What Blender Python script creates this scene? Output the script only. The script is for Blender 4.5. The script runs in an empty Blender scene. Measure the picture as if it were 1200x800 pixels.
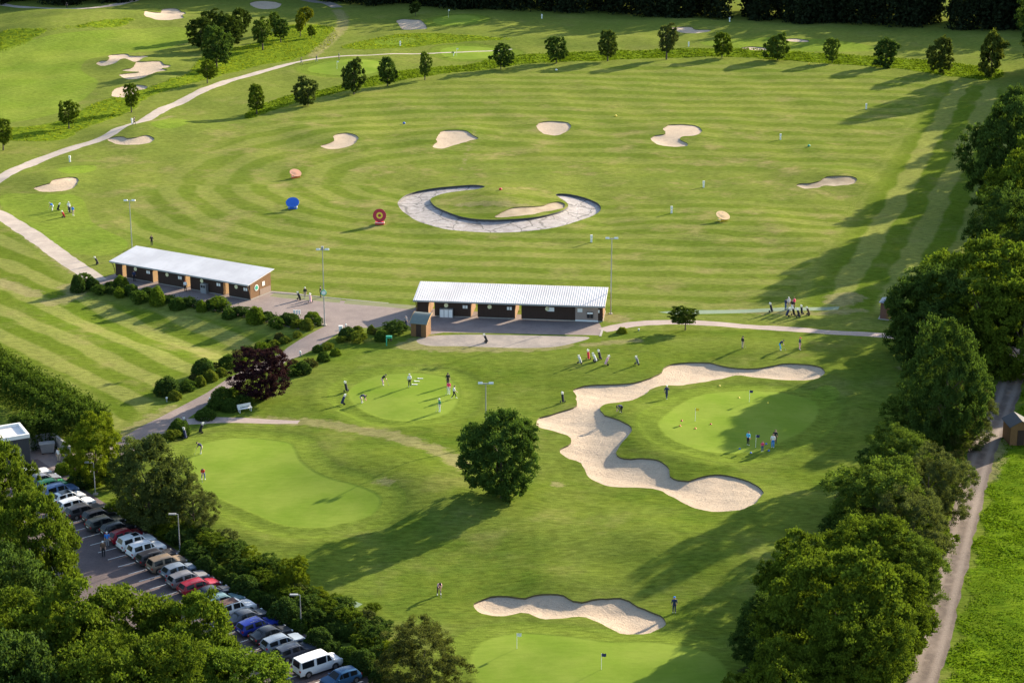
import bpy, bmesh, math, random
import numpy as np
from mathutils import Vector, Matrix, geometry
random.seed(7); rng = np.random.default_rng(7)
S = bpy.context.scene; COL = S.collection

# ------------------------------------------------------------------ camera
FPX = 2333.33; CAMH = 82.0; PITCH = math.atan(733/FPX)
cam = bpy.data.objects.new('camera', bpy.data.cameras.new('camera')); COL.objects.link(cam)
cam.location = (0, 0, CAMH); cam.rotation_euler = (math.pi/2-PITCH, 0, 0)
cam.data.sensor_width = 36; cam.data.lens = 70; cam.data.clip_end = 12000; cam.data.clip_start = 1
S.camera = cam
# ------------------------------------------------------------------ light
SUN_EL, SUN_AZ = 17.0, 44.0            # azimuth clockwise from +Y (away from the camera, to the right)
w = bpy.data.worlds.new('World'); S.world = w; w.use_nodes = True
nt = w.node_tree; nt.nodes.clear()
sky = nt.nodes.new('ShaderNodeTexSky'); sky.sky_type = 'NISHITA'; sky.sun_disc = False
sky.sun_elevation = math.radians(SUN_EL); sky.sun_rotation = math.radians(SUN_AZ); sky.dust_density = 1.2
bg = nt.nodes.new('ShaderNodeBackground'); bg.inputs['Strength'].default_value = 0.112
wo = nt.nodes.new('ShaderNodeOutputWorld'); nt.links.new(sky.outputs[0], bg.inputs[0]); nt.links.new(bg.outputs[0], wo.inputs[0])
sd = Vector((math.sin(math.radians(SUN_AZ))*math.cos(math.radians(SUN_EL)), math.cos(math.radians(SUN_AZ))*math.cos(math.radians(SUN_EL)), math.sin(math.radians(SUN_EL))))
sun = bpy.data.objects.new('sun', bpy.data.lights.new('sun', 'SUN')); COL.objects.link(sun)
sun.data.energy = 5.0; sun.data.angle = math.radians(0.53); sun.data.color = (1.0, 0.86, 0.66)
sun.rotation_euler = (-sd).to_track_quat('-Z', 'Y').to_euler(); sun.location = (60, 60, 120)
S.view_settings.view_transform = 'Standard'; S.view_settings.look = 'None'; S.view_settings.gamma = 1
S.view_settings.exposure = 1.68
S.render.engine = 'CYCLES'; S.cycles.max_bounces = 6; S.cycles.transparent_max_bounces = 4

# ------------------------------------------------------------------ helpers
cP, sP = math.cos(PITCH), math.sin(PITCH)
MOUNDS = []
def g0(px, py, z=0.0):
    v = (py-400)/FPX; Z = (CAMH-z)/(sP+v*cP)
    return (px-600)/FPX*Z, Z*(cP-v*sP)
for px, py, A, sx, sy in [
    (590, 236, 1.3, 9, 13), (835, 492, 1.0, 14, 17), (745, 505, .9, 5, 8), (790, 549, .7, 5, 6), (1000, 440, .8, 12, 14),
    (700, 430, 1.2, 8, 7), (640, 520, .8, 8, 9), (470, 560, 1.2, 9, 9), (400, 545, .7, 7, 7), (540, 590, .8, 9, 9),
    (720, 640, 1.0, 13, 8), (650, 685, .8, 8, 4), (845, 655, .8, 10, 8), (640, 770, .5, 11, 9), (330, 570, .5, 13, 12),
    (490, 430, .6, 12, 5), (900, 600, .9, 9, 7), (490, 515, .7, 9, 5), (760, 410, .8, 7, 6), (890, 412, .5, 10, 7),
    (150, 160, 1.6, 8, 9), (195, 152, 1.2, 8, 8), (60, 212, 1.2, 7, 8), (85, 36, 3.0, 14, 16), (30, 45, 2.6, 12, 16), (140, 26, 2.0, 13, 14),
    (60, 22, 2.2, 16, 12), (150, 75, 1.5, 10, 8), (175, 95, 1.2, 9, 7), (250, 25, 1.4, 20, 14), (420, 78, .9, 9, 12), (540, 25, 1.2, 16, 16),
    (590, 40, .9, 20, 14), (395, 160, .8, 8, 9), (533, 157, .8, 8, 9), (648, 146, .8, 8, 8), (795, 154, .8, 9, 9), (975, 208, 1.1, 8, 8),
    (800, 33, 1.4, 26, 16), (930, 45, 1.2, 22, 16), (700, 50, .8, 26, 10), (1000, 300, .6, 12, 12), (120, 362, -3., 7, 7), (175, 376, -3., 7, 7), (235, 388, -3., 7, 7), (295, 402, -2.5, 6, 6), (870, 260, .6, 16, 14), (330, 240, .6, 12, 16), (700, 250, -.5, 9, 14)]:
    x, y = g0(px, py); MOUNDS.append((x, y, A, sx, sy))
FLAT = [(-48, 286, 34), (0, 272, 34), (-45, 190, 34), (-25, 168, 26), (-60, 212, 22)]
def hgt(x, y):
    x = np.asarray(x, float); y = np.asarray(y, float)
    n = (np.sin(x*.071+1.3)*np.cos(y*.053+.4)+.6*np.sin(x*.13-y*.09+2)+.45*np.cos(y*.19+x*.05)+.3*np.sin(x*.33+y*.21))*.17
    n = n + .10*np.sin(x*.45-y*.31+1)*np.cos(y*.37+x*.11)
    m = np.ones_like(x)
    for fx, fy, r in FLAT: m = m*(1-np.exp(-(((x-fx)**2+(y-fy)**2)/r**2)**2))
    h = n*m
    for mx, my, A, sx, sy in MOUNDS: h = h+A*np.exp(-((x-mx)/sx)**2-((y-my)/sy)**2)*(.25+.75*m)
    return h
def P(px, py, up=0.0):
    """the ground point (or the point 'up' metres above the ground) seen at a photograph pixel"""
    z = 0.0
    for _ in range(7):
        x, y = g0(px, py, z+up); z = float(hgt(x, y))
    return Vector((x, y, z))
def mpp(p): return (p.y*cP+(CAMH-p.z)*sP)/FPX          # metres per pixel at a point
ORD = 'first second third fourth fifth sixth seventh eighth ninth tenth eleventh twelfth thirteenth fourteenth fifteenth sixteenth seventeenth eighteenth nineteenth twentieth'.split()
def tag(o, label=None, cat=None, group=None, kind=None):
    for k, v in (('label', label), ('category', cat), ('group', group), ('kind', kind)):
        if v: o[k] = v
    return o
def empty(name, loc=(0, 0, 0), rz=0.0):
    o = bpy.data.objects.new(name, None); COL.objects.link(o); o.location = loc; o.rotation_euler = (0, 0, rz); o.empty_display_size = .3; return o
def copy_tree(o, parent=None):
    c = o.copy(); COL.objects.link(c); c.parent = parent
    for ch in list(o.children): copy_tree(ch, c)
    return c
def meshobj(name, verts, faces, mats, parent=None, mi=None, smooth=False):
    me = bpy.data.meshes.new(name); me.from_pydata([tuple(v) for v in verts], [], [tuple(f) for f in faces])
    for m in (mats if isinstance(mats, (list, tuple)) else [mats]): me.materials.append(m)
    if mi is not None: me.polygons.foreach_set('material_index', np.asarray(mi, dtype=np.int32))
    if smooth: me.polygons.foreach_set('use_smooth', np.ones(len(me.polygons), dtype=bool))
    me.update()
    o = bpy.data.objects.new(name, me); COL.objects.link(o); o.parent = parent; return o
class MB:
    def __init__(s): s.v = []; s.f = []; s.m = []
    def add(s, vs, fs, m=0):
        b = len(s.v); s.v += [Vector(v) for v in vs]; s.f += [tuple(i+b for i in f) for f in fs]; s.m += [m]*len(fs); return s
    def box(s, a, b, m=0, M=None):
        x0, y0, z0 = a; x1, y1, z1 = b
        vs = [Vector(p) for p in ((x0,y0,z0),(x1,y0,z0),(x1,y1,z0),(x0,y1,z0),(x0,y0,z1),(x1,y0,z1),(x1,y1,z1),(x0,y1,z1))]
        if M: vs = [M @ v for v in vs]
        return s.add(vs, [(0,3,2,1),(4,5,6,7),(0,1,5,4),(1,2,6,5),(2,3,7,6),(3,0,4,7)], m)
    def tube(s, pts, rad, n=8, m=0, caps=True):
        pts = [Vector(p) for p in pts]
        if not isinstance(rad, (list, tuple)): rad = [rad]*len(pts)
        vs = []; fs = []
        for i, p in enumerate(pts):
            d = (pts[min(i+1, len(pts)-1)]-pts[max(i-1, 0)]).normalized()
            u = d.cross(Vector((0, 0, 1)));
            if u.length < .05: u = d.cross(Vector((0, 1, 0)))
            u.normalize(); q = d.cross(u)
            for k in range(n):
                a = 2*math.pi*k/n; vs.append(p+(u*math.cos(a)+q*math.sin(a))*rad[i])
        for i in range(len(pts)-1):
            for k in range(n):
                fs.append((i*n+k, i*n+(k+1) % n, (i+1)*n+(k+1) % n, (i+1)*n+k))
        if caps: fs.append(tuple(range(n))); fs.append(tuple((len(pts)-1)*n+k for k in range(n))[::-1])
        return s.add(vs, fs, m)
    def ball(s, c, r, m=0, nu=10, nv=7, sq=(1, 1, 1)):
        vs = []; fs = []
        for j in range(nv+1):
            t = math.pi*j/nv
            for i in range(nu):
                a = 2*math.pi*i/nu
                vs.append(Vector(c)+Vector((math.cos(a)*math.sin(t)*sq[0], math.sin(a)*math.sin(t)*sq[1], math.cos(t)*sq[2]))*r)
        for j in range(nv):
            for i in range(nu): fs.append((j*nu+i, (j+1)*nu+i, (j+1)*nu+(i+1) % nu, j*nu+(i+1) % nu))
        return s.add(vs, fs, m)
    def build(s, name, mats, parent=None, smooth=False): return meshobj(name, s.v, s.f, mats, parent, s.m, smooth)

# ------------------------------------------------------------------ materials
def newmat(name):
    m = bpy.data.materials.new(name); m.use_nodes = True; t = m.node_tree; t.nodes.clear()
    out = t.nodes.new('ShaderNodeOutputMaterial'); return m, t, out
def N(t, k, **kw):
    n = t.nodes.new(k)
    for a, b in kw.items():
        if a.startswith('i_'): n.inputs[a[2:].replace('_', ' ')].default_value = b
        else: setattr(n, a, b)
    return n
def noise(t, scale, detail=3, vec=None, rough=.55, dist=0):
    n = N(t, 'ShaderNodeTexNoise'); n.inputs['Scale'].default_value = scale; n.inputs['Detail'].default_value = detail; n.inputs['Roughness'].default_value = rough; n.inputs['Distortion'].default_value = dist
    if vec is not None: t.links.new(vec, n.inputs['Vector'])
    return n.outputs['Fac']
def ramp(t, fac, a, b, lo=0., hi=1., smooth=True):
    r = N(t, 'ShaderNodeMapRange'); r.interpolation_type = 'SMOOTHSTEP' if smooth else 'LINEAR'
    t.links.new(fac, r.inputs[0]); r.inputs[1].default_value = a; r.inputs[2].default_value = b; r.inputs[3].default_value = lo; r.inputs[4].default_value = hi
    return r.outputs[0]
def mix(t, fac, a, b, mode='MIX'):
    n = N(t, 'ShaderNodeMix', data_type='RGBA', blend_type=mode)
    for sock, v in ((n.inputs[0], fac), (n.inputs[6], a), (n.inputs[7], b)):
        if isinstance(v, (int, float)): sock.default_value = v
        elif isinstance(v, tuple): sock.default_value = (*v, 1)
        else: t.links.new(v, sock)
    return n.outputs[2]
def mth(t, op, a, b=None, c=None):
    n = N(t, 'ShaderNodeMath', operation=op)
    for i, v in enumerate((a, b, c)):
        if v is None: continue
        if isinstance(v, (int, float)): n.inputs[i].default_value = v
        else: t.links.new(v, n.inputs[i])
    return n.outputs[0]
def pos(t): return N(t, 'ShaderNodeNewGeometry').outputs['Position']
def objc(t): return N(t, 'ShaderNodeTexCoord').outputs['Object']
def att(t, name):
    n = N(t, 'ShaderNodeAttribute', attribute_name=name); return n.outputs['Fac']
def bump(t, h, st, dist):
    b = N(t, 'ShaderNodeBump'); b.inputs['Strength'].default_value = st; b.inputs['Distance'].default_value = dist; t.links.new(h, b.inputs['Height']); return b.outputs[0]
def princ(t, out, col, rough=.7, metal=0, nrm=None, spec=.5, coat=0):
    p = N(t, 'ShaderNodeBsdfPrincipled')
    if isinstance(col, tuple): p.inputs['Base Color'].default_value = (*col, 1)
    else: t.links.new(col, p.inputs['Base Color'])
    p.inputs['Roughness'].default_value = rough; p.inputs['Metallic'].default_value = metal; p.inputs['Specular IOR Level'].default_value = spec; p.inputs['Coat Weight'].default_value = coat
    if nrm is not None: t.links.new(nrm, p.inputs['Normal'])
    t.links.new(p.outputs[0], out.inputs[0]); return p
def simple(name, col, rough=.7, metal=0, var=.12, scale=3., spec=.5, coat=0, bmp=0, coords='obj'):
    m, t, o = newmat(name); v = objc(t) if coords == 'obj' else pos(t)
    n = noise(t, scale, 4, v); c = mix(t, n, tuple(x*(1-var) for x in col), tuple(min(1, x*(1+var)) for x in col))
    princ(t, o, c, rough, metal, bump(t, n, .5, bmp) if bmp else None, spec, coat); return m

def grass_material():
    m, t, o = newmat('mown_grass'); p = pos(t)
    s0 = mth(t, 'ADD', att(t, 'stripe'), ramp(t, noise(t, .09, 2, p), .3, .7, -.07, .07))
    s = mth(t, 'SINE', mth(t, 'MULTIPLY', s0, 2*math.pi)); st = ramp(t, s, -.45, .45)
    stm = mth(t, 'MULTIPLY', mth(t, 'SUBTRACT', st, .5), att(t, 'samp'))          # -.5..+.5 x amp
    big = noise(t, .045, 4, p, .6); med = noise(t, .35, 4, p, .6)
    mp = N(t, 'ShaderNodeMapping'); mp.inputs['Scale'].default_value = (.5, 1.6, 1); t.links.new(p, mp.inputs[0])
    fine = noise(t, 1.6, 5, mp.outputs[0], .7); xf = noise(t, 9, 3, p, .7)
    base = mix(t, ramp(t, big, .3, .7), (.092, .142, .014), (.165, .194, .030))
    base = mix(t, ramp(t, med, .35, .7, 0, .75), base, (.118, .158, .016))
    base = mix(t, mth(t, 'ADD', mth(t, 'MULTIPLY', stm, .95), .5), mix(t, .55, base, (.072, .114, .013)), mix(t, .42, base, (.236, .232, .084)))
    dry = mth(t, 'MULTIPLY', ramp(t, noise(t, .11, 5, p, .65), .50, .74), att(t, 'dryness'))
    base = mix(t, dry, base, (.235, .205, .082))
    # rough
    ro = ramp(t, mth(t, 'ADD', att(t, 'rough'), ramp(t, med, .2, .8, -.8, .8)), .4, -.4)
    rc = mix(t, ramp(t, noise(t, .8, 5, p, .7), .35, .65), (.065, .110, .010), (.160, .215, .014))
    rc = mix(t, att(t, 'field'), rc, mix(t, ramp(t, noise(t, .5, 5, p, .7), .3, .7), (.060, .125, .006), (.150, .225, .010)))
    base = mix(t, ro, base, rc)
    base = mix(t, mth(t, 'MULTIPLY', att(t, 'semi'), ramp(t, noise(t, .08, 4, p, .6), .3, .65, .75, .30)), base, mix(t, ramp(t, med, .3, .7), (.052, .098, .008), (.085, .125, .012)))
    # fairway / collar, then green
    fa = ramp(t, att(t, 'fair'), .25, -.25); base = mix(t, mth(t, 'MULTIPLY', fa, .75), base, mix(t, ramp(t, big, .3, .7), (.13, .20, .022), (.165, .215, .032)))
    gd = att(t, 'green')
    col_in = ramp(t, gd, 3.1, 2.6); base = mix(t, mth(t, 'MULTIPLY', col_in, .65), base, (.115, .170, .020))
    rg = mth(t, 'MULTIPLY', ramp(t, gd, 3.9, 3.2), ramp(t, gd, 2.4, 3.0)); base = mix(t, mth(t, 'MULTIPLY', rg, .30), base, (.055, .100, .010))
    gi = ramp(t, gd, .35, -.25)
    gc = mix(t, ramp(t, noise(t, .16, 4, p, .6), .3, .7), (.140, .212, .026), (.185, .245, .040))
    base = mix(t, gi, base, gc)
    # worn
    wn = ramp(t, mth(t, 'ADD', att(t, 'worn'), ramp(t, noise(t, .7, 5, p, .7), .2, .8, -.9, .9)), .45, -.45)
    base = mix(t, mth(t, 'MULTIPLY', wn, .48), base, (.265, .215, .120))
    inv = mth(t, 'SUBTRACT', 1., mth(t, 'MULTIPLY', gi, .8))
    v = ramp(t, fine, .25, .75, .66, 1.34); v2 = ramp(t, xf, .25, .75, .82, 1.18)
    vv = mth(t, 'ADD', 1., mth(t, 'MULTIPLY', mth(t, 'SUBTRACT', mth(t, 'MULTIPLY', v, v2), 1.), inv))
    cc = N(t, 'ShaderNodeCombineColor'); [t.links.new(vv, cc.inputs[i]) for i in range(3)]
    base = mix(t, 1., base, cc.outputs[0], 'MULTIPLY')
    hn = mth(t, 'MULTIPLY', mth(t, 'ADD', mth(t, 'MULTIPLY', fine, .7), mth(t, 'MULTIPLY', xf, .3)), mth(t, 'ADD', inv, mth(t, 'MULTIPLY', ro, 2.5)))
    d = N(t, 'ShaderNodeBsdfDiffuse'); t.links.new(base, d.inputs[0]); t.links.new(bump(t, hn, .6, .13), d.inputs['Normal'])
    t.links.new(d.outputs[0], o.inputs[0]); return m
M_GRASS = grass_material()
def sand_material():
    m, t, o = newmat('bunker_sand'); p = pos(t)
    n1 = noise(t, .5, 5, p, .6); n2 = noise(t, 6, 4, p, .7)
    mp = N(t, 'ShaderNodeMapping'); mp.inputs['Scale'].default_value = (1, 4, 1); mp.inputs['Rotation'].default_value = (0, 0, .5); t.links.new(p, mp.inputs[0])
    rk = noise(t, 2.5, 3, mp.outputs[0], .6, 1.5)
    c = mix(t, n1, (.40, .310, .225), (.52, .42, .315)); c = mix(t, ramp(t, n2, .6, .75, 0, .4), c, (.26, .20, .14))
    c = mix(t, ramp(t, rk, .35, .65, 0, .16), c, (.33, .26, .19))
    n3 = noise(t, 1.8, 3, p, .5, .6); c = mix(t, ramp(t, n3, .56, .66, 0, .22), c, (.24, .19, .14))
    h = mth(t, 'ADD', mth(t, 'MULTIPLY', n2, .5), mth(t, 'ADD', mth(t, 'MULTIPLY', rk, .7), mth(t, 'MULTIPLY', n3, .8)))
    princ(t, o, c, .95, 0, bump(t, h, .9, .12), .1); return m
M_SAND = sand_material()
def paving_material(name, c1, c2, scale, br=True, rot=.0):
    m, t, o = newmat(name); p = pos(t); n1 = noise(t, .35, 5, p, .65); n2 = noise(t, 5, 4, p, .7)
    c = mix(t, ramp(t, n1, .3, .7), c1, c2); c = mix(t, ramp(t, n2, .3, .7, 0, .35), c, tuple(x*.6 for x in c1))
    if br:
        mp = N(t, 'ShaderNodeMapping'); mp.inputs['Rotation'].default_value = (0, 0, rot); t.links.new(p, mp.inputs[0])
        b = N(t, 'ShaderNodeTexBrick'); t.links.new(mp.outputs[0], b.inputs['Vector']); b.inputs['Scale'].default_value = scale
        b.inputs['Color1'].default_value = (1, 1, 1, 1); b.inputs['Color2'].default_value = (.8, .8, .8, 1); b.inputs['Mortar'].default_value = (.6, .6, .6, 1); b.inputs['Mortar Size'].default_value = .015
        c = mix(t, .6, c, b.outputs[0], 'MULTIPLY')
    princ(t, o, c, .85, 0, bump(t, n2, .4, .02), .3); return m
M_SANDOLD = paving_material('overgrown_sand', (.26, .195, .12), (.40, .32, .22), 1, False)
M_PAVE = paving_material('clay_pavers', (.20, .155, .145), (.27, .215, .195), 2.5, rot=.1)
M_BAND = paving_material('paver_band', (.30, .215, .16), (.36, .26, .20), 4)
M_ASPH = paving_material('car_park_pavers', (.105, .080, .082), (.150, .112, .112), 2.5, rot=.7)
M_GRAVEL = paving_material('grey_gravel', (.19, .165, .15), (.32, .27, .23), 1, False)
M_PATH = paving_material('gravel_path', (.34, .285, .245), (.46, .39, .33), 1, False)
M_PATH2 = paving_material('fine_gravel_path', (.30, .235, .21), (.38, .30, .265), 1, False)
M_MAT = paving_material('worn_turf_mat', (.13, .15, .05), (.175, .175, .085), 1, False)
M_MAT2 = paving_material('teal_turf_mat', (.13, .20, .12), (.17, .23, .15), 1, False)
M_KERB = simple('pale_concrete', (.30, .275, .24), .9, var=.2, bmp=.01)
def track_material():
    m, t, o = newmat('dirt_track'); p = pos(t); n1 = noise(t, .5, 5, p, .65); n2 = noise(t, 4, 5, p, .75)
    a = att(t, 'across'); rut = ramp(t, mth(t, 'ABSOLUTE', mth(t, 'SUBTRACT', mth(t, 'ABSOLUTE', a), .5)), .05, .35)
    c = mix(t, ramp(t, n1, .3, .7), (.100, .080, .070), (.165, .132, .112)); c = mix(t, rut, mix(t, .75, c, (.26, .215, .185)), c)
    c = mix(t, ramp(t, n2, .4, .7, 0, .5), c, (.14, .11, .09))
    princ(t, o, c, .95, 0, bump(t, n2, .7, .07), .1); return m
M_TRACK = track_material()
def liner_material():
    m, t, o = newmat('basin_liner'); p = pos(t)
    n1 = noise(t, .6, 5, p, .7, 1); vo = N(t, 'ShaderNodeTexVoronoi', feature='DISTANCE_TO_EDGE'); 
    mp = N(t, 'ShaderNodeMapping'); mp.inputs['Scale'].default_value = (.26, .22, 1); mp.inputs['Rotation'].default_value = (0, 0, .35); t.links.new(p, mp.inputs[0])
    nn = N(t, 'ShaderNodeTexNoise'); nn.inputs['Scale'].default_value = .7; t.links.new(p, nn.inputs[0])
    mv = N(t, 'ShaderNodeVectorMath', operation='MULTIPLY_ADD'); t.links.new(nn.outputs['Color'], mv.inputs[0]); mv.inputs[1].default_value = (.35, .35, 0); t.links.new(mp.outputs[0], mv.inputs[2])
    vo.inputs['Scale'].default_value = 1.; t.links.new(mv.outputs[0], vo.inputs['Vector'])
    seam = ramp(t, vo.outputs['Distance'], .012, .04, .8, 0)
    wr = noise(t, 1.3, 6, p, .75, 2.5)
    c = mix(t, ramp(t, n1, .3, .7), (.22, .19, .18), (.36, .33, .32)); c = mix(t, ramp(t, wr, .55, .68, 0, .6), c, (.24, .17, .14)); c = mix(t, ramp(t, wr, .40, .30, 0, .7), c, (.52, .50, .49))
    c = mix(t, seam, c, (.07, .06, .055))
    princ(t, o, c, .6, 0, bump(t, wr, .8, .25), .4); return m
M_LINER = liner_material()
M_LIP = simple('turf_edge_soil', (.095, .085, .038), 1, var=.35, scale=4, coords='w')
M_RUBBER = simple('black_liner_edge', (.035, .037, .045), .6)
def leaf_material(name='leaves', trans=.30):
    m, t, o = newmat(name)
    oi = N(t, 'ShaderNodeObjectInfo'); n = noise(t, .9, 3, objc(t), .6)
    c = mix(t, ramp(t, n, .3, .7), tuple([.62]*3), tuple([1.35]*3)); c = mix(t, 1., oi.outputs['Color'], c, 'MULTIPLY')
    tc = mix(t, 1., c, (1.30, 1.35, .60), 'MULTIPLY')
    d = N(t, 'ShaderNodeBsdfDiffuse'); tr = N(t, 'ShaderNodeBsdfTranslucent'); t.links.new(c, d.inputs[0]); t.links.new(tc, tr.inputs[0])
    mx = N(t, 'ShaderNodeMixShader'); mx.inputs[0].default_value = trans; t.links.new(d.outputs[0], mx.inputs[1]); t.links.new(tr.outputs[0], mx.inputs[2])
    t.links.new(mx.outputs[0], o.inputs[0]); return m
M_LEAF = leaf_material()
M_BARK = simple('bark', (.075, .058, .042), .95, var=.4, scale=6, bmp=.03)
def wood_material(name, c, plank=6., axis=0):
    m, t, o = newmat(name); v = objc(t); mp = N(t, 'ShaderNodeMapping'); s = [2., 2., 2.]; s[2] = .4; mp.inputs['Scale'].default_value = s; t.links.new(v, mp.inputs[0])
    n = noise(t, 3, 4, mp.outputs[0], .7); sx = N(t, 'ShaderNodeSeparateXYZ'); t.links.new(v, sx.inputs[0])
    sm = mth(t, 'ADD', sx.outputs[0], sx.outputs[1]); fr = mth(t, 'FRACT', mth(t, 'MULTIPLY', sm, plank)); gap = ramp(t, fr, .04, .10)
    cc = mix(t, n, tuple(x*.65 for x in c), tuple(x*1.3 for x in c)); cc = mix(t, gap, tuple(x*.3 for x in c), cc)
    princ(t, o, cc, .8, 0, None, .25); return m
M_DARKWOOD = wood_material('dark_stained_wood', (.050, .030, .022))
M_WOOD = wood_material('weathered_brown_wood', (.20, .105, .045))
M_PALEWOOD = wood_material('pale_wood', (.42, .27, .13))
def roof_material():
    m, t, o = newmat('pale_metal_roof'); v = objc(t); mp = N(t, 'ShaderNodeMapping'); mp.inputs['Scale'].default_value = (1.2, .25, .25); t.links.new(v, mp.inputs[0])
    st = noise(t, 1.5, 5, mp.outputs[0], .7); bl = noise(t, .25, 4, v, .6); c = mix(t, ramp(t, bl, .3, .7), (.58, .55, .54), (.70, .67, .655)); c = mix(t, ramp(t, st, .5, .75, 0, .35), c, (.45, .43, .40))
    princ(t, o, c, .55, 0, None, .4); return m
M_ROOF = roof_material()
M_ROOFG = simple('grey_green_roofing', (.14, .165, .15), .7, var=.2)
M_ROOFB = simple('blue_grey_roofing', (.17, .20, .24), .6, var=.15)
M_WHITE = simple('white_paint', (.78, .78, .76), .55, var=.05)
M_CREAM = simple('cream_sign', (.75, .70, .42), .6, var=.05)
M_GREY = simple('grey_paint', (.32, .33, .34), .5, .3, var=.1)
M_GALV = simple('galvanised_steel', (.38, .39, .41), .45, .6, var=.1)
M_BLACK = simple('black_plastic', (.015, .015, .018), .5, var=.2)
M_SLATE = simple('dark_grey_cladding', (.035, .038, .046), .7, var=.2)
M_CONC = simple('stained_concrete', (.22, .22, .215), .9, var=.3, scale=1.5, bmp=.02)
M_GLASS = simple('tinted_glass', (.010, .012, .015), .12, 0, var=.1, spec=.28)
M_RED = simple('red_plastic', (.55, .02, .03), .5, var=.08); M_BLUE = simple('blue_plastic', (.02, .12, .50), .5, var=.08)
M_YEL = simple('yellow_plastic', (.80, .58, .03), .5, var=.08); M_ORANGE = simple('orange_plastic', (.72, .13, .03), .5, var=.08); M_TEAL = simple('teal_plastic', (.02, .35, .22), .5, var=.08)
M_MAROON = simple('maroon_board', (.42, .015, .04), .6, var=.08); M_PEACH = simple('faded_orange_board', (.66, .32, .19), .6, var=.08); M_SANDB = simple('sandy_board', (.62, .41, .19), .6, var=.1)

# ------------------------------------------------------------------ ground plan (world outlines)
def smooth_loop(pts, step=.7):
    W = [P(a, b) for a, b in pts]; W = np.array([(q.x, q.y) for q in W]); n = len(W); out = []
    for i in range(n):
        a, b, c, d = W[(i-1) % n], W[i], W[(i+1) % n], W[(i+2) % n]; L = np.linalg.norm(c-b); k = max(1, int(L/step))
        for j in range(k):
            u = j/k; out.append(.5*((2*b)+(-a+c)*u+(2*a-5*b+4*c-d)*u*u+(-a+3*b-3*c+d)*u**3))
    return np.array(out)
def sharp_loop(pts, step=2.):
    W = np.array([(q.x, q.y) for q in (P(a, b) for a, b in pts)]); n = len(W); out = []
    for i in range(n):
        b, c = W[i], W[(i+1) % n]; k = max(1, int(np.linalg.norm(c-b)/step)); out += [b+(c-b)*j/k for j in range(k)]
    return np.array(out)
def spline(pts, step=1.2):
    W = np.array([(q.x, q.y) for q in (P(a, b) for a, b in pts)]); n = len(W); out = []
    for i in range(n-1):
        a, b, c, d = W[max(i-1, 0)], W[i], W[i+1], W[min(i+2, n-1)]; k = max(1, int(np.linalg.norm(c-b)/step))
        for j in range(k):
            u = j/k; out.append(.5*((2*b)+(-a+c)*u+(2*a-5*b+4*c-d)*u*u+(-a+3*b-3*c+d)*u**3))
    out.append(W[-1]); return np.array(out)
def ribbon(pts, width, jit=0.):
    C = spline(pts); T = np.gradient(C, axis=0); T /= np.linalg.norm(T, axis=1)[:, None]; Nn = np.stack([-T[:, 1], T[:, 0]], 1)
    wv = np.interp(np.linspace(0, 1, len(C)), np.linspace(0, 1, len(width)), width)/2 if isinstance(width, (list, tuple)) else np.full(len(C), width/2)
    j1 = rng.normal(0, jit, len(C)); j2 = rng.normal(0, jit, len(C))
    return np.concatenate([C+Nn*(wv+j1)[:, None], (C-Nn*(wv+j2)[:, None])[::-1]]), C
def q4(L, ox, oy): return [(ox+a/4, oy+b/4) for a, b in L]
BUNK = {}
BUNK['big'] = [(672,459),(680,453),(700,451),(732,449.5),(755,445),(772,437.5),(779,430.5),(790,426),(812,424.5),(832,425),(847,429),(865,431.5),(887,432),(900,430),(915,426.5),(932,426),(950,427),(962,430),(967,435),(964,441),(955,445),(937,446.5),(915,446.5),(900,444.5),(882,442),(862,440),(845,444),(825,447.5),(800,451),(775,452),(764,455.5),(757,461),(742,469),(717,472.5),(706,475),(704,480),(710,486),(730,495),(740,500),(741,505),(735,512.5),(724,525),(722,530),(725,536),(740,537),(765,537.5),(776,541),(784,549),(786,557.5),(795,562),(807,563),(825,558),(845,556),(865,560),(882,566),(892,572.5),(894.5,580),(887,587.5),(877,594),(860,598),(835,598.5),(815,595),(800,589),(785,580),(772,574),(755,571),(725,571),(705,567),(690,559),(684,550),(681,542.5),(667,537.5),(656,530.5),(656,526),(665,521),(669,516),(665,510),(650,505),(632,500),(629,494),(632,489),(650,484),(672,477.5),(676,472.5),(675,465)]
BUNK['low'] = [(556,710),(560,704),(575,699),(595,697.5),(615,700.5),(627,697),(645,696),(660,697.5),(672,703),(682,705),(695,702),(712,700.5),(727,701),(737,704),(747,711),(762,715.5),(775,721),(780.5,729),(776,735),(762,740),(735,742),(720,738),(705,731),(687,723),(670,722.5),(647,724.5),(632,724),(620,718),(610,717),(592,722),(577,722),(565,719)]
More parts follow.
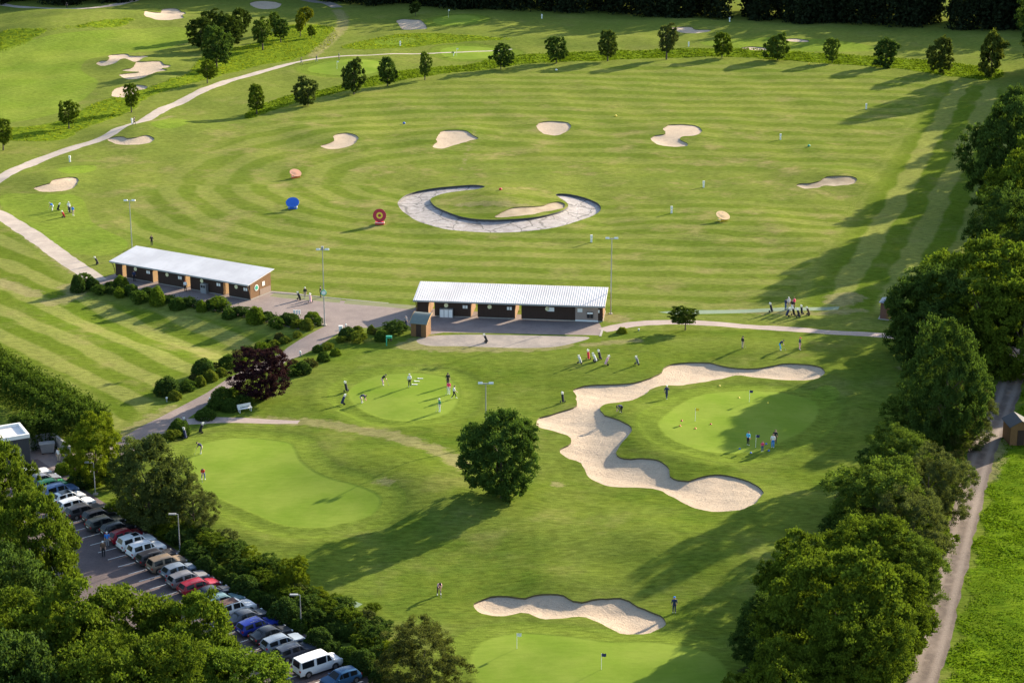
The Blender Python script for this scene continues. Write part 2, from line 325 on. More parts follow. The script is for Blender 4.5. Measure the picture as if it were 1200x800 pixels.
small = [q4([(675,68),(700,58),(750,60),(765,43),(830,42),(850,55),(872,62),(855,75),(860,85),(800,95),(740,99),(710,85)],0,0),
 [(293,4.5),(300,1.5),(320,2),(330,5),(325,9.5),(310,11),(298,8.5)],
 q4([(452,298),(475,285),(510,280),(510,262),(560,255),(600,255),(620,265),(680,262),(692,270),(640,283),(580,292),(540,308),(480,315)],0,0),
 q4([(570,330),(620,320),(640,300),(680,290),(750,288),(770,303),(802,308),(790,318),(760,322),(785,330),(730,340),(690,355),(640,370),(590,370),(558,352),(590,345),(650,338),(600,335)],0,0),
 q4([(522,450),(535,420),(580,405),(640,398),(690,405),(680,418),(640,425),(640,440),(600,455),(560,458)],0,0),
 q4([(505,655),(530,643),(570,642),(600,655),(640,650),(690,640),(720,650),(705,668),(650,678),(580,680),(530,672)],0,0),
 q4([(158,85),(190,72),(230,60),(250,42),(300,32),(350,30),(370,42),(355,70),(320,90),(270,98),(200,99)],0,200),
 q4([(303,685),(330,675),(365,660),(360,640),(385,628),(430,624),(470,635),(477,655),(450,680),(400,695),(340,698)],300,0),
 q4([(825,688),(850,665),(845,655),(870,615),(920,610),(980,612),(1010,630),(1043,650),(1000,660),(930,680),(870,697)],300,0),
 q4([(115,590),(140,572),(200,568),(260,575),(277,595),(250,620),(210,635),(160,630),(125,612)],600,0),
 q4([(652,648),(680,635),(720,628),(710,605),(735,587),(790,583),(850,587),(885,602),(890,618),(860,635),(800,642),(785,655),(820,672),(820,685),(760,690),(690,680),(660,665)],600,0),
 q4([(135,72),(150,62),(200,60),(240,50),(270,32),(330,25),(400,28),(418,42),(400,62),(330,72),(260,72),(230,82),(170,85)],900,200),
 q4([(658,100),(690,90),(740,92),(780,100),(800,135),(740,140),(690,140),(675,125)],300,0),
 q4([(745,130),(830,126),(860,138),(925,140),(925,148),(860,157),(800,155),(770,145)],600,0),
 q4([(1075,225),(1130,219),(1190,225),(1200,235),(1120,235)],600,0),
 q4([(85,185),(130,182),(185,190),(185,198),(130,198),(90,192)],900,0),
 [(580,254.2),(589.3,247.8),(603.3,243.2),(631.3,242),(645.3,237.8),(657,236.9),(661.7,240.8),(657,245),(626.7,250.8),(600,254)]]
for i, s_ in enumerate(small): BUNK['s%d' % i] = s_
BASIN = [(568.3,218.7),(556.7,217),(533.3,218.2),(498.3,222.2),(477.3,228),(466.8,236.2),(468,243.2),(479.7,253.7),(498.3,262.5),(521.7,268.8),(556.7,272),(591.7,272.6),(626.7,270),(661.7,264.2),(687.3,256),(701.3,249),(704,243.2),(699,237.3),(682.7,231),(664,227.3),(651,228),(657,232.7),(665,238.5),(665,243),(654.7,248.5),(626.7,254.6),(591.7,257.3),(556.7,256.6),(533.3,251.8),(514.7,244.3),(504.2,235),(510,229.9),(524,226),(545,223.3),(561.3,221.5)]
GREENS = [[(410,465),(415,452),(440,441),(470,437.5),(500,438),(525,443),(537,455),(536,470),(527,482),(505,490),(480,492.5),(450,490),(425,480)],
 [(230,525),(255,516),(290,513),(335,518),(345,526),(352,540),(375,556),(415,568),(440,578),(446,588),(435,603),(405,612),(370,618),(330,614),(295,600),(260,585),(235,575),(226,555)],
 [(772,497),(780,487),(800,472),(825,462),(850,459),(877,458),(920,461),(952,470),(958,485),(940,505),(910,520),(880,529),(840,530),(812,524),(785,512)],
 [(553,770),(570,750),(610,742),(660,745),(710,752),(760,752),(800,757),(835,768),(850,785),(845,800),(800,815),(700,820),(600,815),(560,795)],
 [(365,78),(385,72),(420,70),(445,73),(440,85),(410,88),(375,86),(362,83)], [(518,58),(545,54),(585,58),(600,64),(560,69),(525,67)], [(508,24),(525,19),(555,19),(562,23),(545,28),(515,29)]]
FAIR = [[(-60,90),(0,60),(60,50),(130,38),(200,32),(235,42),(190,58),(120,66),(95,80),(115,96),(100,115),(60,135),(0,145),(-60,150)], [(177,147),(190,140),(215,140),(220,145),(200,151)], [(440,48),(480,44),(485,49),(450,53)], [(70,197),(110,194),(108,201),(75,203)],
 [(0,230),(60,228),(95,232),(110,262),(150,285),(125,300),(60,290),(20,262)], [(820,50),(900,44),(1000,50),(1020,60),(880,58)], [(950,462),(968,452),(985,462),(960,480)]]
ROUGH = [[(290,140),(295,128),(340,112),(400,100),(480,82),(550,76),(600,66),(700,60),(820,57),(950,62),(1100,72),(1175,83),(1150,94),(1040,80),(900,70),(800,68),(640,74),(560,83),(500,90),(400,108),(330,127)],
 [(-20,160),(60,166),(100,150),(150,132),(180,112),(250,92),(300,78),(370,62),(395,42),(380,30),(330,32),(300,50),(240,66),(210,90),(120,118),(60,145),(-20,152)],
 [(0,38),(60,28),(140,22),(160,28),(130,36),(60,48),(0,62)], [(400,55),(470,40),(560,42),(600,46),(540,50),(440,58)]]
WORN = [([(395,12),(402,22),(399,35),(385,50),(366,66)], 1.6), ([(300,493),(350,494),(400,500),(440,507),(480,517),(520,532),(545,548)], 1.3), ([(20,264),(50,288),(80,312),(98,324)], 1.1), ([(488,406),(540,409),(640,407),(660,402)], 1.5),
 ([(180,142),(198,137),(203,137)], .8), ([(690,372),(712,372),(724,374)], 1.8), ([(80,335),(90,345),(60,355)], 1.5), ([(505,397),(480,405)], 2.0), ([(995,348),(985,352)], 2.5), ([(860,363.5),(930,367.5),(1008,364)], 1.0), ([(540,200),(560,145)], .1),
 ([(640,245),(600,240),(540,240)], 1.2), ([(200,478),(160,500),(140,512)], .9), ([(1180,500),(1160,560)], .9), ([(690,404),(745,399)], 1.), ([(445,562),(455,563)], .6), ([(0,330),(40,345)], 1.5),([(650,567),(656,567)], .5),([(1050,431),(1058,431)],.6)]
REG = []   # (name, loops, material, priority) later ones win
def reg(name, loop, mat): REG.append((name, loop, mat))
PAVE = [(108,331),(120,326),(135,321),(145,318),(160,325),(320,341),(345,343),(400,352),(440,357),(490,361),(700,374),(706,386),(704,393),(690,392.5),(600,391),(520,390),(505,392),(490,388),(470,377),(440,384),(407,384),(393,392.5),(372,407),(353,417),(337,423),(325,431),(300,440),(272,453),(250,467.5),(225,487),(213,496),(200,506),(180,520),(150,532),(128,548),(95,556),(60,562),(36,560),(34,520),(62,514),(84,530),(100,530),(125,524),(140,515),(162,502),(186,490),(205,480),(224,470),(242.5,460),(266,444),(290,432),(317,420),(330,414),(337,407.5),(362,392),(381,382),(372,381),(350,386),(300,375),(240,362),(200,355),(160,345),(125,338)]
reg('paved_road', sharp_loop(PAVE), M_PAVE)
PATHS = {}
for nm, pts, wd, mt in [('gravel_path', [(600,57.5),(545,61),(450,64),(380,68),(345,74),(300,86),(260,98),(215,118),(190,129),(165,143),(130,157),(90,172),(50,186),(20,198),(-5,213),(-40,228),(-45,238),(-5,249),(20,264),(50,284),(80,306),(100,319),(114,329)], [.9,1.3,2.2,2.7,2.8,3,3,3.2,3.2], M_PATH),
    ('footpath', [(706,387),(740,380.5),(780,378),(830,379),(900,384),(960,388.5),(1036,393.5),(1080,396)], 2.3, M_PATH2),
    ('green_path', [(216,494.5),(250,492.5),(300,493),(350,494.5)], [2.2,1.9,1.6,1.2], M_PATH2),
    ('far_path', [(-30,1),(0,5),(30,9),(85,10.5),(130,7),(165,-2)], 3., M_PATH), ('woodland_path', [(345,-2),(370,2.5),(385,4),(395,9)], 3.5, M_GRAVEL)]:
    lp, C = ribbon(pts, wd, .06); reg(nm, lp, mt)
lp, TRC = ribbon([(1280,300),(1215,385),(1195,422),(1177,470),(1155,520),(1143,560),(1131,605),(1110,690),(1092,760),(1078,805),(1060,870)], [3.3,3.3,3.3,3.0,2.9,2.9,2.9,2.8], .10); reg('dirt_track', lp, M_TRACK)
reg('gravel_strip', smooth_loop([(488,399),(505,394),(560,392.5),(640,393.5),(690,395),(672,402),(645,407),(600,408),(540,406),(500,405)]), M_GRAVEL)
reg('turf_mat', sharp_loop([(321,343.5),(345,345.5),(400,350),(398,355),(330,349),(316,347)]), M_MAT)
reg('turf_mat', sharp_loop([(406,351),(440,354.5),(488,358.5),(484,363),(440,359),(403,356)]), M_MAT)
reg('turf_mat', sharp_loop([(772,366),(800,363.5),(860,363),(900,361.5),(984,359.5),(982,363.3),(900,365.5),(860,367),(790,368.5)]), M_MAT2)
reg('turf_mat', sharp_loop([(408,708),(417,705),(425,708),(417,713)]), M_MAT2)
# car park rectangle in front of the row of cars
PA = P(62, 557); PB = P(425, 797); rd = (PB-PA).normalized(); rn = Vector((-rd.y, rd.x, 0))
if rn.x < 0: rn = -rn
c0 = PA-rd*6+rn*.9; c1 = PB+rd*26+rn*.9
reg('car_park', np.array([(q.x, q.y) for q in (c0, c0.lerp(c1, .25), c0.lerp(c1, .5), c0.lerp(c1, .75), c1, c1-rn*17, c0-rn*17)]), M_ASPH)
NB0 = len(REG)
def ragged(L, a):
    n = len(L); T = np.roll(L, -1, 0)-np.roll(L, 1, 0); T /= np.linalg.norm(T, axis=1)[:, None]+1e-9; j = rng.normal(0, a, n); j = (j+np.roll(j, 1))*.5
    return L+np.stack([-T[:, 1], T[:, 0]], 1)*j[:, None]
SANDL = {k: ragged(smooth_loop(v, .6), .10) for k, v in BUNK.items()}
for k, v in SANDL.items(): reg('sand_bunker', v, M_SANDOLD if k in ('s11', 's16') else M_SAND)
BAS = smooth_loop(BASIN, .7); reg('lined_basin', BAS, M_LINER)
def pip(L, X, Y):
    ins = np.zeros(len(X), bool); bb = (X > L[:, 0].min()) & (X < L[:, 0].max()) & (Y > L[:, 1].min()) & (Y < L[:, 1].max()); idx = np.nonzero(bb)[0]
    if len(idx) == 0: return ins
    x, y = X[idx], Y[idx]; r = np.zeros(len(idx), bool); A = L; B = np.roll(L, -1, 0)
    for (x0, y0), (x1, y1) in zip(A, B):
        c = (y0 > y) != (y1 > y)
        if c.any(): r ^= c & (x < (x1-x0)*(y-y0)/((y1-y0) or 1e-9)+x0)
    ins[idx] = r; return ins
def dist_line(L, X, Y, closed=True, cap=6.):
    d = np.full(len(X), cap); bb = np.nonzero((X > L[:, 0].min()-cap) & (X < L[:, 0].max()+cap) & (Y > L[:, 1].min()-cap) & (Y < L[:, 1].max()+cap))[0]
    if len(bb) == 0: return d
    x, y = X[bb], Y[bb]; dd = np.full(len(bb), cap); A = L if closed else L[:-1]; B = np.roll(L, -1, 0) if closed else L[1:]
    for (x0, y0), (x1, y1) in zip(A, B):
        ux, uy = x1-x0, y1-y0; l2 = ux*ux+uy*uy+1e-9; t_ = np.clip(((x-x0)*ux+(y-y0)*uy)/l2, 0, 1); dd = np.minimum(dd, np.hypot(x-x0-t_*ux, y-y0-t_*uy))
    d[bb] = dd; return d
def sdf(L, X, Y, cap=6.):
    d = dist_line(L, X, Y, True, cap); return np.where(pip(L, X, Y), -d, d)

# ------------------------------------------------------------------ one triangulated sheet, cut along the outlines
def build_ground():
    pts = []; D = 120.; row = 0
    while D < 720:
        sp = .75 if D < 330 else .75+(D-330)*.006
        hw = .30*D*1.05+22; n = int(2*hw/(sp*1.15)); xs = np.linspace(-hw, hw, n)+(.25*sp if row % 2 else -.25*sp)
        pts.append(np.stack([xs, np.full(n, D)], 1)); D += sp; row += 1
    G = np.concatenate(pts); G += rng.uniform(-.12, .12, G.shape)
    # outer ring out to the horizon
    far = []
    for R_, n in ((900, 40), (1500, 40), (3000, 40), (6000, 40)):
        a = np.linspace(0, 2*math.pi, n, endpoint=False); far.append(np.stack([np.cos(a)*R_, 300+np.sin(a)*R_], 1))
    far.append(np.array([(x, y) for x in range(-600, 601, 60) for y in list(range(-200, 100, 60))]))
    side = np.array([(sx*(.30*D*1.05+22+k), D) for D in range(130, 740, 30) for sx in (-1, 1) for k in (30, 80, 160, 300)], float)
    G = np.concatenate([G]+far+[side])
    E = []; V = [G]; n = len(G); dmin = []
    for nm, L, m in REG:
        d = dist_line(L, G[:, 0], G[:, 1], True, .5); dmin.append(d)
    keep = np.min(dmin, axis=0) > .22; G = G[keep]; V = [G]; n = len(G)
    for nm, L, m in REG:
        k = len(L); V.append(L); E += [(n+i, n+(i+1) % k) for i in range(k)]; n += k
    V = np.concatenate(V)
    r = geometry.delaunay_2d_cdt([Vector((float(a), float(b))) for a, b in V], E, [], 0, 1e-4, False)
    VX = np.array([(v.x, v.y) for v in r[0]]); F = np.array(r[2], dtype=np.int64)
    print('cdt', len(VX), len(F)); return VX, F
VX, FC = build_ground()
cx_, cy_ = VX[FC, 0].mean(1), VX[FC, 1].mean(1)
owner = np.full(len(FC), -1)
for i, (nm, L, m) in enumerate(REG): owner[pip(L, cx_, cy_)] = i
HV = hgt(VX[:, 0], VX[:, 1])
def sub_mesh(name, faces, z, mat, attrs=None, idx=None):
    u, inv = np.unique(faces, return_inverse=True); f = inv.reshape(faces.shape)
    me = bpy.data.meshes.new(name); me.vertices.add(len(u)); co = np.column_stack([VX[u], z[u]]).astype(np.float32); me.vertices.foreach_set('co', co.ravel())
    me.loops.add(f.size); me.loops.foreach_set('vertex_index', f.ravel().astype(np.int32)); me.polygons.add(len(f))
    me.polygons.foreach_set('loop_start', (np.arange(len(f))*3).astype(np.int32)); me.polygons.foreach_set('use_smooth', np.ones(len(f), bool)); me.update(calc_edges=True)
    me.materials.append(mat)
    if attrs:
        for k, a in attrs.items():
            at = me.attributes.new(k, 'FLOAT', 'POINT'); at.data.foreach_set('value', a[u].astype(np.float32))
    o = bpy.data.objects.new(name, me); COL.objects.link(o); return o
# attributes
X, Y = VX[:, 0], VX[:, 1]
def minsdf(Ls, cap): 
    r = np.full(len(X), cap)
    for L in Ls: r = np.minimum(r, sdf(L, X, Y, cap))
    return r
A_green = minsdf([smooth_loop(g, .8) for g in GREENS], 6.)
A_fair = minsdf([smooth_loop(g, 1.5) for g in FAIR], 6.)
ROUGHW = [smooth_loop(g, 2.) for g in ROUGH]; A_rough = minsdf(ROUGHW, 6.)
field = np.array([(TRC[i, 0]+2.0+.5*math.sin(i*.9), TRC[i, 1]) for i in range(len(TRC))]+[(170, 150), (240, 380)]); A_rough = np.minimum(A_rough, sdf(field, X, Y, 6.))
A_field = (sdf(field, X, Y, 6.) < 1).astype(float)
A_worn = np.full(len(X), 6.)
for pts_, wd_ in WORN: A_worn = np.minimum(A_worn, dist_line(spline(pts_), X, Y, False, 7.)-wd_)
A_worn = np.clip(A_worn, -2, 6)
# mowing: concentric laps round the range, straight laps on the lawn and along the tree belt
sx0, sy0, sx1, sy1 = -10., 362., 74., 352.
tt = np.clip(((X-sx0)*(sx1-sx0)+(Y-sy0)*(sy1-sy0))/((sx1-sx0)**2+(sy1-sy0)**2), 0, 1)
dcap = np.hypot(X-sx0-tt*(sx1-sx0), Y-sy0-tt*(sy1-sy0))
A_str = dcap/6.4; 
far_side = Y > 357
A_str = np.where(far_side, dcap/8.5, A_str)
A_amp = np.clip((dcap-6)/14, .25, 1)*np.clip((100-dcap)/14, 0, 1)*.62; A_dry = np.clip(1.1-dcap/140, .25, 1)
RANGE = smooth_loop([(135,250),(210,190),(300,147),(430,110),(560,90),(700,78),(850,73),(1000,84),(1130,98),(1190,120),(1190,330),(1000,372),(720,374),(480,360),(330,340),(200,303),(120,264)], 2.)
rd_ = sdf(RANGE, X, Y, 6.); A_amp = np.clip((dcap-6)/14, .25, 1)*np.clip(-rd_/3, 0, 1)*np.where(far_side, .55, .66)
pn = X*.954-Y*.3; zr = (pn > -45) & (Y > 262) & (Y < 480); k_ = np.clip((pn+45)/5, 0, 1)
A_str = np.where(zr, (pn+38.3)/7.2+.25, A_str); A_amp = np.where(zr, 1.35*np.clip(k_, .2, 1)*np.clip(-rd_/3, 0, 1)*np.clip((Y-262)/20, 0, 1)*np.clip((478-Y)/15, 0, 1), A_amp); A_dry = np.where(zr, .35, A_dry)
lawn = smooth_loop([(-80,255),(0,262),(40,290),(85,330),(95,345),(130,352),(190,362),(250,372),(330,400),(260,425),(200,455),(190,470),(130,512),(110,470),(60,440),(-80,390)], 2.)
ld = sdf(lawn, X, Y, 6.); pl = X*.755+Y*.656; zl = ld < 0
A_str = np.where(zl, (pl-122.5)/6.2-.25+.5*0, A_str); A_amp = np.where(zl, 1.15*np.clip(-ld/2, 0, 1), A_amp); A_dry = np.where(zl, .55, A_dry)
near = Y < 262; A_amp = np.where(near & ~zl, 0, A_amp); A_dry = np.where(near & ~zl, .55, A_dry)
ff = sdf(smooth_loop(FAIR[0], 1.5), X, Y, 6.) < 0; A_str = np.where(ff, (X*.93-Y*.36)/16, A_str); A_amp = np.where(ff, .5, A_amp); A_dry = np.where(ff, .2, A_dry)
HV = HV+.20*np.exp(-((A_green-4.6)/1.3)**2)*(.5+.5*np.sin(X*.21+Y*.13))-.10*np.exp(-((A_green-1.8)/.9)**2)
ATT = dict(green=A_green, fair=A_fair, rough=A_rough, worn=A_worn, stripe=A_str, samp=A_amp, dryness=A_dry, field=A_field, semi=((Y < 266) & ~zl).astype(float)*np.clip((A_green-2.5)/1.5, 0, 1))
tag(sub_mesh('grass_ground', FC[owner < 0], HV, M_GRASS, ATT), kind='structure')
edge = np.sort(np.concatenate([FC[:, [0, 1]], FC[:, [1, 2]], FC[:, [2, 0]]]), 1); efc = np.tile(np.arange(len(FC)), 3)
order = np.lexsort((edge[:, 1], edge[:, 0])); edge = edge[order]; efc = efc[order]
same = np.nonzero((edge[1:] == edge[:-1]).all(1))[0]
pairs = {}
for i in same:
    a, b = owner[efc[i]], owner[efc[i+1]]
    if a != b:
        if a >= NB0: pairs.setdefault(a, []).append(tuple(edge[i]))
        if b >= NB0: pairs.setdefault(b, []).append(tuple(edge[i]))
for i, (nm, L, m) in enumerate(REG):
    f = FC[owner == i]
    if len(f) == 0: continue
    z = HV.copy(); at = None
    if nm == 'dirt_track':
        at = {}; C = TRC; d = dist_line(C, X, Y, False, 4.); at['across'] = np.clip(d/1.5, 0, 1)
        z = z-.05*np.clip(1-d/1.4, 0, 1)
    if i >= NB0:
        d = -sdf(L, X, Y, 8.); lip, dep = (.14, .35) if nm == 'sand_bunker' else (.35, .15)
        if L is SANDL['big']: lip, dep = .18, .45
        if L is SANDL['low']: lip, dep = .18, .5
        z = z-lip-dep*(1-np.exp(-np.clip(d, 0, 8)/2.6))
        if nm == 'sand_bunker': z = z+.05*np.sin(X*1.7+Y)*np.cos(Y*1.3-X*.6)*np.clip(d, 0, 1)
        o = tag(sub_mesh(nm, f, z, m), kind='structure')
        vs = []; fs = []
        for a, b in pairs.get(i, []):
            k = len(vs); vs += [(X[a], Y[a], HV[a]), (X[b], Y[b], HV[b]), (X[b], Y[b], z[b]), (X[a], Y[a], z[a])]; fs.append((k, k+1, k+2, k+3))
        e = meshobj('turf_edge' if nm == 'sand_bunker' else 'liner_edge', vs, fs, M_LIP if nm == 'sand_bunker' else M_RUBBER, o)
    else: tag(sub_mesh(nm, f, z, m, at), kind='structure')
def drape(name, pts, width, mat, lift=.02, thick=.0):
    """a narrow kerb or painted line laid on the ground between photograph points"""
    C = [P(a, b) for a, b in pts] if not isinstance(pts[0], Vector) else pts; vs = []; fs = []
    for k in range(len(C)-1):
        a, b = C[k], C[k+1]; n = max(1, int((b-a).length/1.5)); d = (b-a).normalized(); s_ = Vector((-d.y, d.x, 0))*width/2
        for j in range(n):
            p, q = a.lerp(b, j/n), a.lerp(b, (j+1)/n); B = len(vs)
            for r_ in (p-s_, p+s_, q+s_, q-s_): vs.append(Vector((r_.x, r_.y, float(hgt(r_.x, r_.y))+lift)))
            for r_ in (p-s_, p+s_, q+s_, q-s_): vs.append(Vector((r_.x, r_.y, float(hgt(r_.x, r_.y))-.05)))
            fs += [(B, B+3, B+2, B+1), (B, B+4, B+7, B+3), (B+1, B+2, B+6, B+5), (B, B+1, B+5, B+4), (B+3, B+7, B+6, B+2)]
    return tag(meshobj(name, vs, fs, mat), kind='structure')
drape('concrete_edging', [(318,342.6),(345,344.8),(400,350.3),(440,354.2),(490,358)], .2, M_KERB, .06)
drape('concrete_edging', [(706,386),(703.5,394)], .3, M_KERB, .05)
for a, b in [((170,352),(188,341)), ((203,358.5),(231,345)), ((240,364),(268,350.5)), ((152,347),(168,340)), ((525,386),(560,379)), ((528,380),(518,375))]:
    drape('paver_band', [a, b], .8, M_BAND, .012)

# ------------------------------------------------------------------ foliage
def leaf_cards(Cn, Nr, size, aspect=.7, jitter=.75):
    n = len(Cn); r = rng.normal(size=(n, 3)); nr = Nr*(1-jitter)+r*jitter; nr /= np.linalg.norm(nr, axis=1)[:, None]+1e-9
    u = np.cross(nr, rng.normal(size=(n, 3))); u /= np.linalg.norm(u, axis=1)[:, None]+1e-9; v = np.cross(nr, u)
    s = size*rng.uniform(.6, 1.3, n)[:, None] if np.isscalar(size) else size[:, None]
    a = u*s*.5; b = v*s*.5*aspect; bend = nr*s*.12
    V = np.stack([Cn-a-bend, Cn+b*1.0, Cn+a-bend, Cn-b], 1).reshape(-1, 3); return V
def quads_mesh(name, V, mat):
    n = len(V)//4; me = bpy.data.meshes.new(name); me.vertices.add(n*4); me.vertices.foreach_set('co', V.astype(np.float32).ravel())
    me.loops.add(n*4); me.loops.foreach_set('vertex_index', np.arange(n*4, dtype=np.int32)); me.polygons.add(n); me.polygons.foreach_set('loop_start', (np.arange(n)*4).astype(np.int32))
    me.update(calc_edges=True); me.materials.append(mat); return me
def sph(n):
    v = rng.normal(size=(n, 3)); return v/np.linalg.norm(v, axis=1)[:, None]
def crown_points(n, R=1., zc=1., zr=1., lobes=14, lobe_r=.42, clumps=22, clump_r=.13, shape='round'):
    """unit-ish crown: lobes round an ellipsoid, clumps on each lobe, leaves on each clump"""
    L = sph(lobes); L[:, 2] = L[:, 2]*.9+.08; rad = rng.uniform(.42, .78, lobes)[:, None]; L = L*rad
    L = np.concatenate([L, [[0, 0, .15], [0, 0, -.2]]]); lr = np.concatenate([rng.uniform(.75, 1.2, lobes)*lobe_r, [.6, .5]])
    if shape == 'cone': k = 1.15-.55*(L[:, 2]+1)/1.4; L[:, :2] *= k[:, None]; lr = lr*np.clip(k, .5, 1.1)
    cs = []; rs = []
    for c, r in zip(L, lr):
        d = sph(int(clumps*(r/lobe_r)**2)); cs.append(c+d*r*rng.uniform(.8, 1.08, (len(d), 1))); rs.append(np.full(len(d), clump_r)*rng.uniform(.7, 1.4, len(d)))
    cs = np.concatenate(cs); rs = np.concatenate(rs)
    # drop clumps that are buried inside other lobes
    dd = np.linalg.norm(cs[:, None]-L[None], axis=2)/lr[None]; ok = (dd.min(1) > .72); cs, rs = cs[ok], rs[ok]
    idx = rng.integers(0, len(cs), n); d = sph(n); d[:, 2] = np.where(d[:, 2] < -.3, -d[:, 2]*.6, d[:, 2])
    p = cs[idx]+d*rs[idx][:, None]*rng.uniform(.35, 1.1, (n, 1))
    out = p*np.array([1, 1, 1.1]); out /= np.linalg.norm(out, axis=1)[:, None]
    nn = d*.6+out*.5
    p = p*np.array([R, R, zr])+np.array([0, 0, zc]); return p, nn
CROWNS = {}
def crown_mesh(key):
    """crowns are built 10 m wide, 10 m high (crown bottom to top) with leaf sizes in real metres for that size"""
    if key in CROWNS: return CROWNS[key]
    base, k = key.split('#')
    if base == 'oak': p, n = crown_points(58000, 5, 0, 4.6, 30, .31, 46, .085); V = leaf_cards(p, n, .20)
    elif base == 'ash': p, n = crown_points(54000, 5, 0, 5.0, 34, .27, 38, .085); V = leaf_cards(p, n, .18)
    elif base == 'willow':
        p, n = crown_points(46000, 5, 0, 4.8, 26, .33, 30, .085); p[:, 2] -= rng.uniform(0, .25, len(p)); V = leaf_cards(p, n, .19, .45)
    elif base == 'small': p, n = crown_points(12000, 5, 0, 5, 14, .38, 30, .12); V = leaf_cards(p, n, .46)
    elif base == 'cone': p, n = crown_points(9000, 5, 0, 5.4, 12, .36, 22, .12, 'cone'); V = leaf_cards(p, n, .45)
    elif base == 'bush':
        d = sph(5200); d[:, 2] = np.abs(d[:, 2])*1.0-.25*(rng.random(len(d)) < .3)
        ph = rng.uniform(0, 6.3, 6); lump = 1+.07*np.sin(d[:, 0]*5+ph[0])*np.cos(d[:, 1]*6+ph[1])+.05*np.sin(d[:, 2]*9+ph[2]+d[:, 0]*7)
        p = d*(lump*rng.uniform(.86, 1.03, len(d)))[:, None]*5; p[:, 2] = p[:, 2]*1.35-5*.75+.2; V = leaf_cards(p, d, .62, .7, .6)
    elif base == 'shrub':
        p, n = crown_points(9000, 5, 0, 4.6, 14, .38, 24, .14); p[:, 2] = np.where(p[:, 2] < -2.5, p[:, 2]*.9-.6, p[:, 2]); V = leaf_cards(p, n, .42)
    a = np.abs(V[:, :2]); V[:, :2] *= 5/np.percentile(a, 98.5); lo_, hi_ = np.percentile(V[:, 2], [1, 99]); V[:, 2] = (V[:, 2]-(lo_+hi_)/2)*10/(hi_-lo_)
    me = quads_mesh('crown', V, M_LEAF); CROWNS[key] = me; return me
TRUNKS = {}
def trunk_mesh(key):
    """trunk and limbs for a unit tree: 1 high to the crown centre, limbs reach into the crown"""
    if key in TRUNKS: return TRUNKS[key]
    r_ = random.Random(hash(key) % 1000); b = MB(); b.tube([(0, 0, -.06), (0, 0, .05), (.01, 0, .4), (.02, .01, .75), (0, 0, 1.25)], [.062, .045, .036, .03, .008], 9)
    for i in range(9):
        a = i*2.4+r_.random(); z0 = .42+.07*i; L = .42-.02*i
        b.tube([(0.01, 0, z0), (math.cos(a)*L*.45, math.sin(a)*L*.45, z0+.16), (math.cos(a)*L, math.sin(a)*L, z0+.36)], [.018, .012, .004], 6)
    me = bpy.data.meshes.new('trunk'); me.from_pydata([tuple(v) for v in b.v], [], b.f); me.materials.append(M_BARK); me.update(); TRUNKS[key] = me; return me
def tree(name, x, y, h, wd, crown, col, label, cat, group=None, base=.22, lean=0., rz=None):
    """h total height, wd crown width, base = share of the height that is bare trunk"""
    z = float(hgt(x, y)); t = empty(name, (x, y, z), random.uniform(0, 6.28) if rz is None else rz); tag(t, label, cat, group)
    ch = h*(1-base); c = bpy.data.objects.new('crown', crown_mesh(crown)); COL.objects.link(c); c.parent = t
    c.location = (0, 0, h*base+ch*.49); c.scale = (wd/10, wd/10*random.uniform(.95, 1.05), ch/10); c.color = (*col, 1)
    k = bpy.data.objects.new('trunk', trunk_mesh('t%d' % random.randint(0, 2))); COL.objects.link(k); k.parent = t
    zc = h*base+ch*.45; tk = max(zc, wd*.55); k.scale = (min(zc, wd)*.95, min(zc, wd)*.95, zc); return t
G_OAK = (.080, .117, .014); G_OAKD = (.052, .088, .020); G_ASH = (.082, .124, .022); G_WIL = (.080, .098, .034); G_YEL = (.125, .162, .014); G_DK = (.040, .062, .014)
def at_crown(px, py, hc):                       # where a tree stands whose crown centre, hc metres up, is seen at px,py
    q = P(px, py, hc); return q.x, q.y
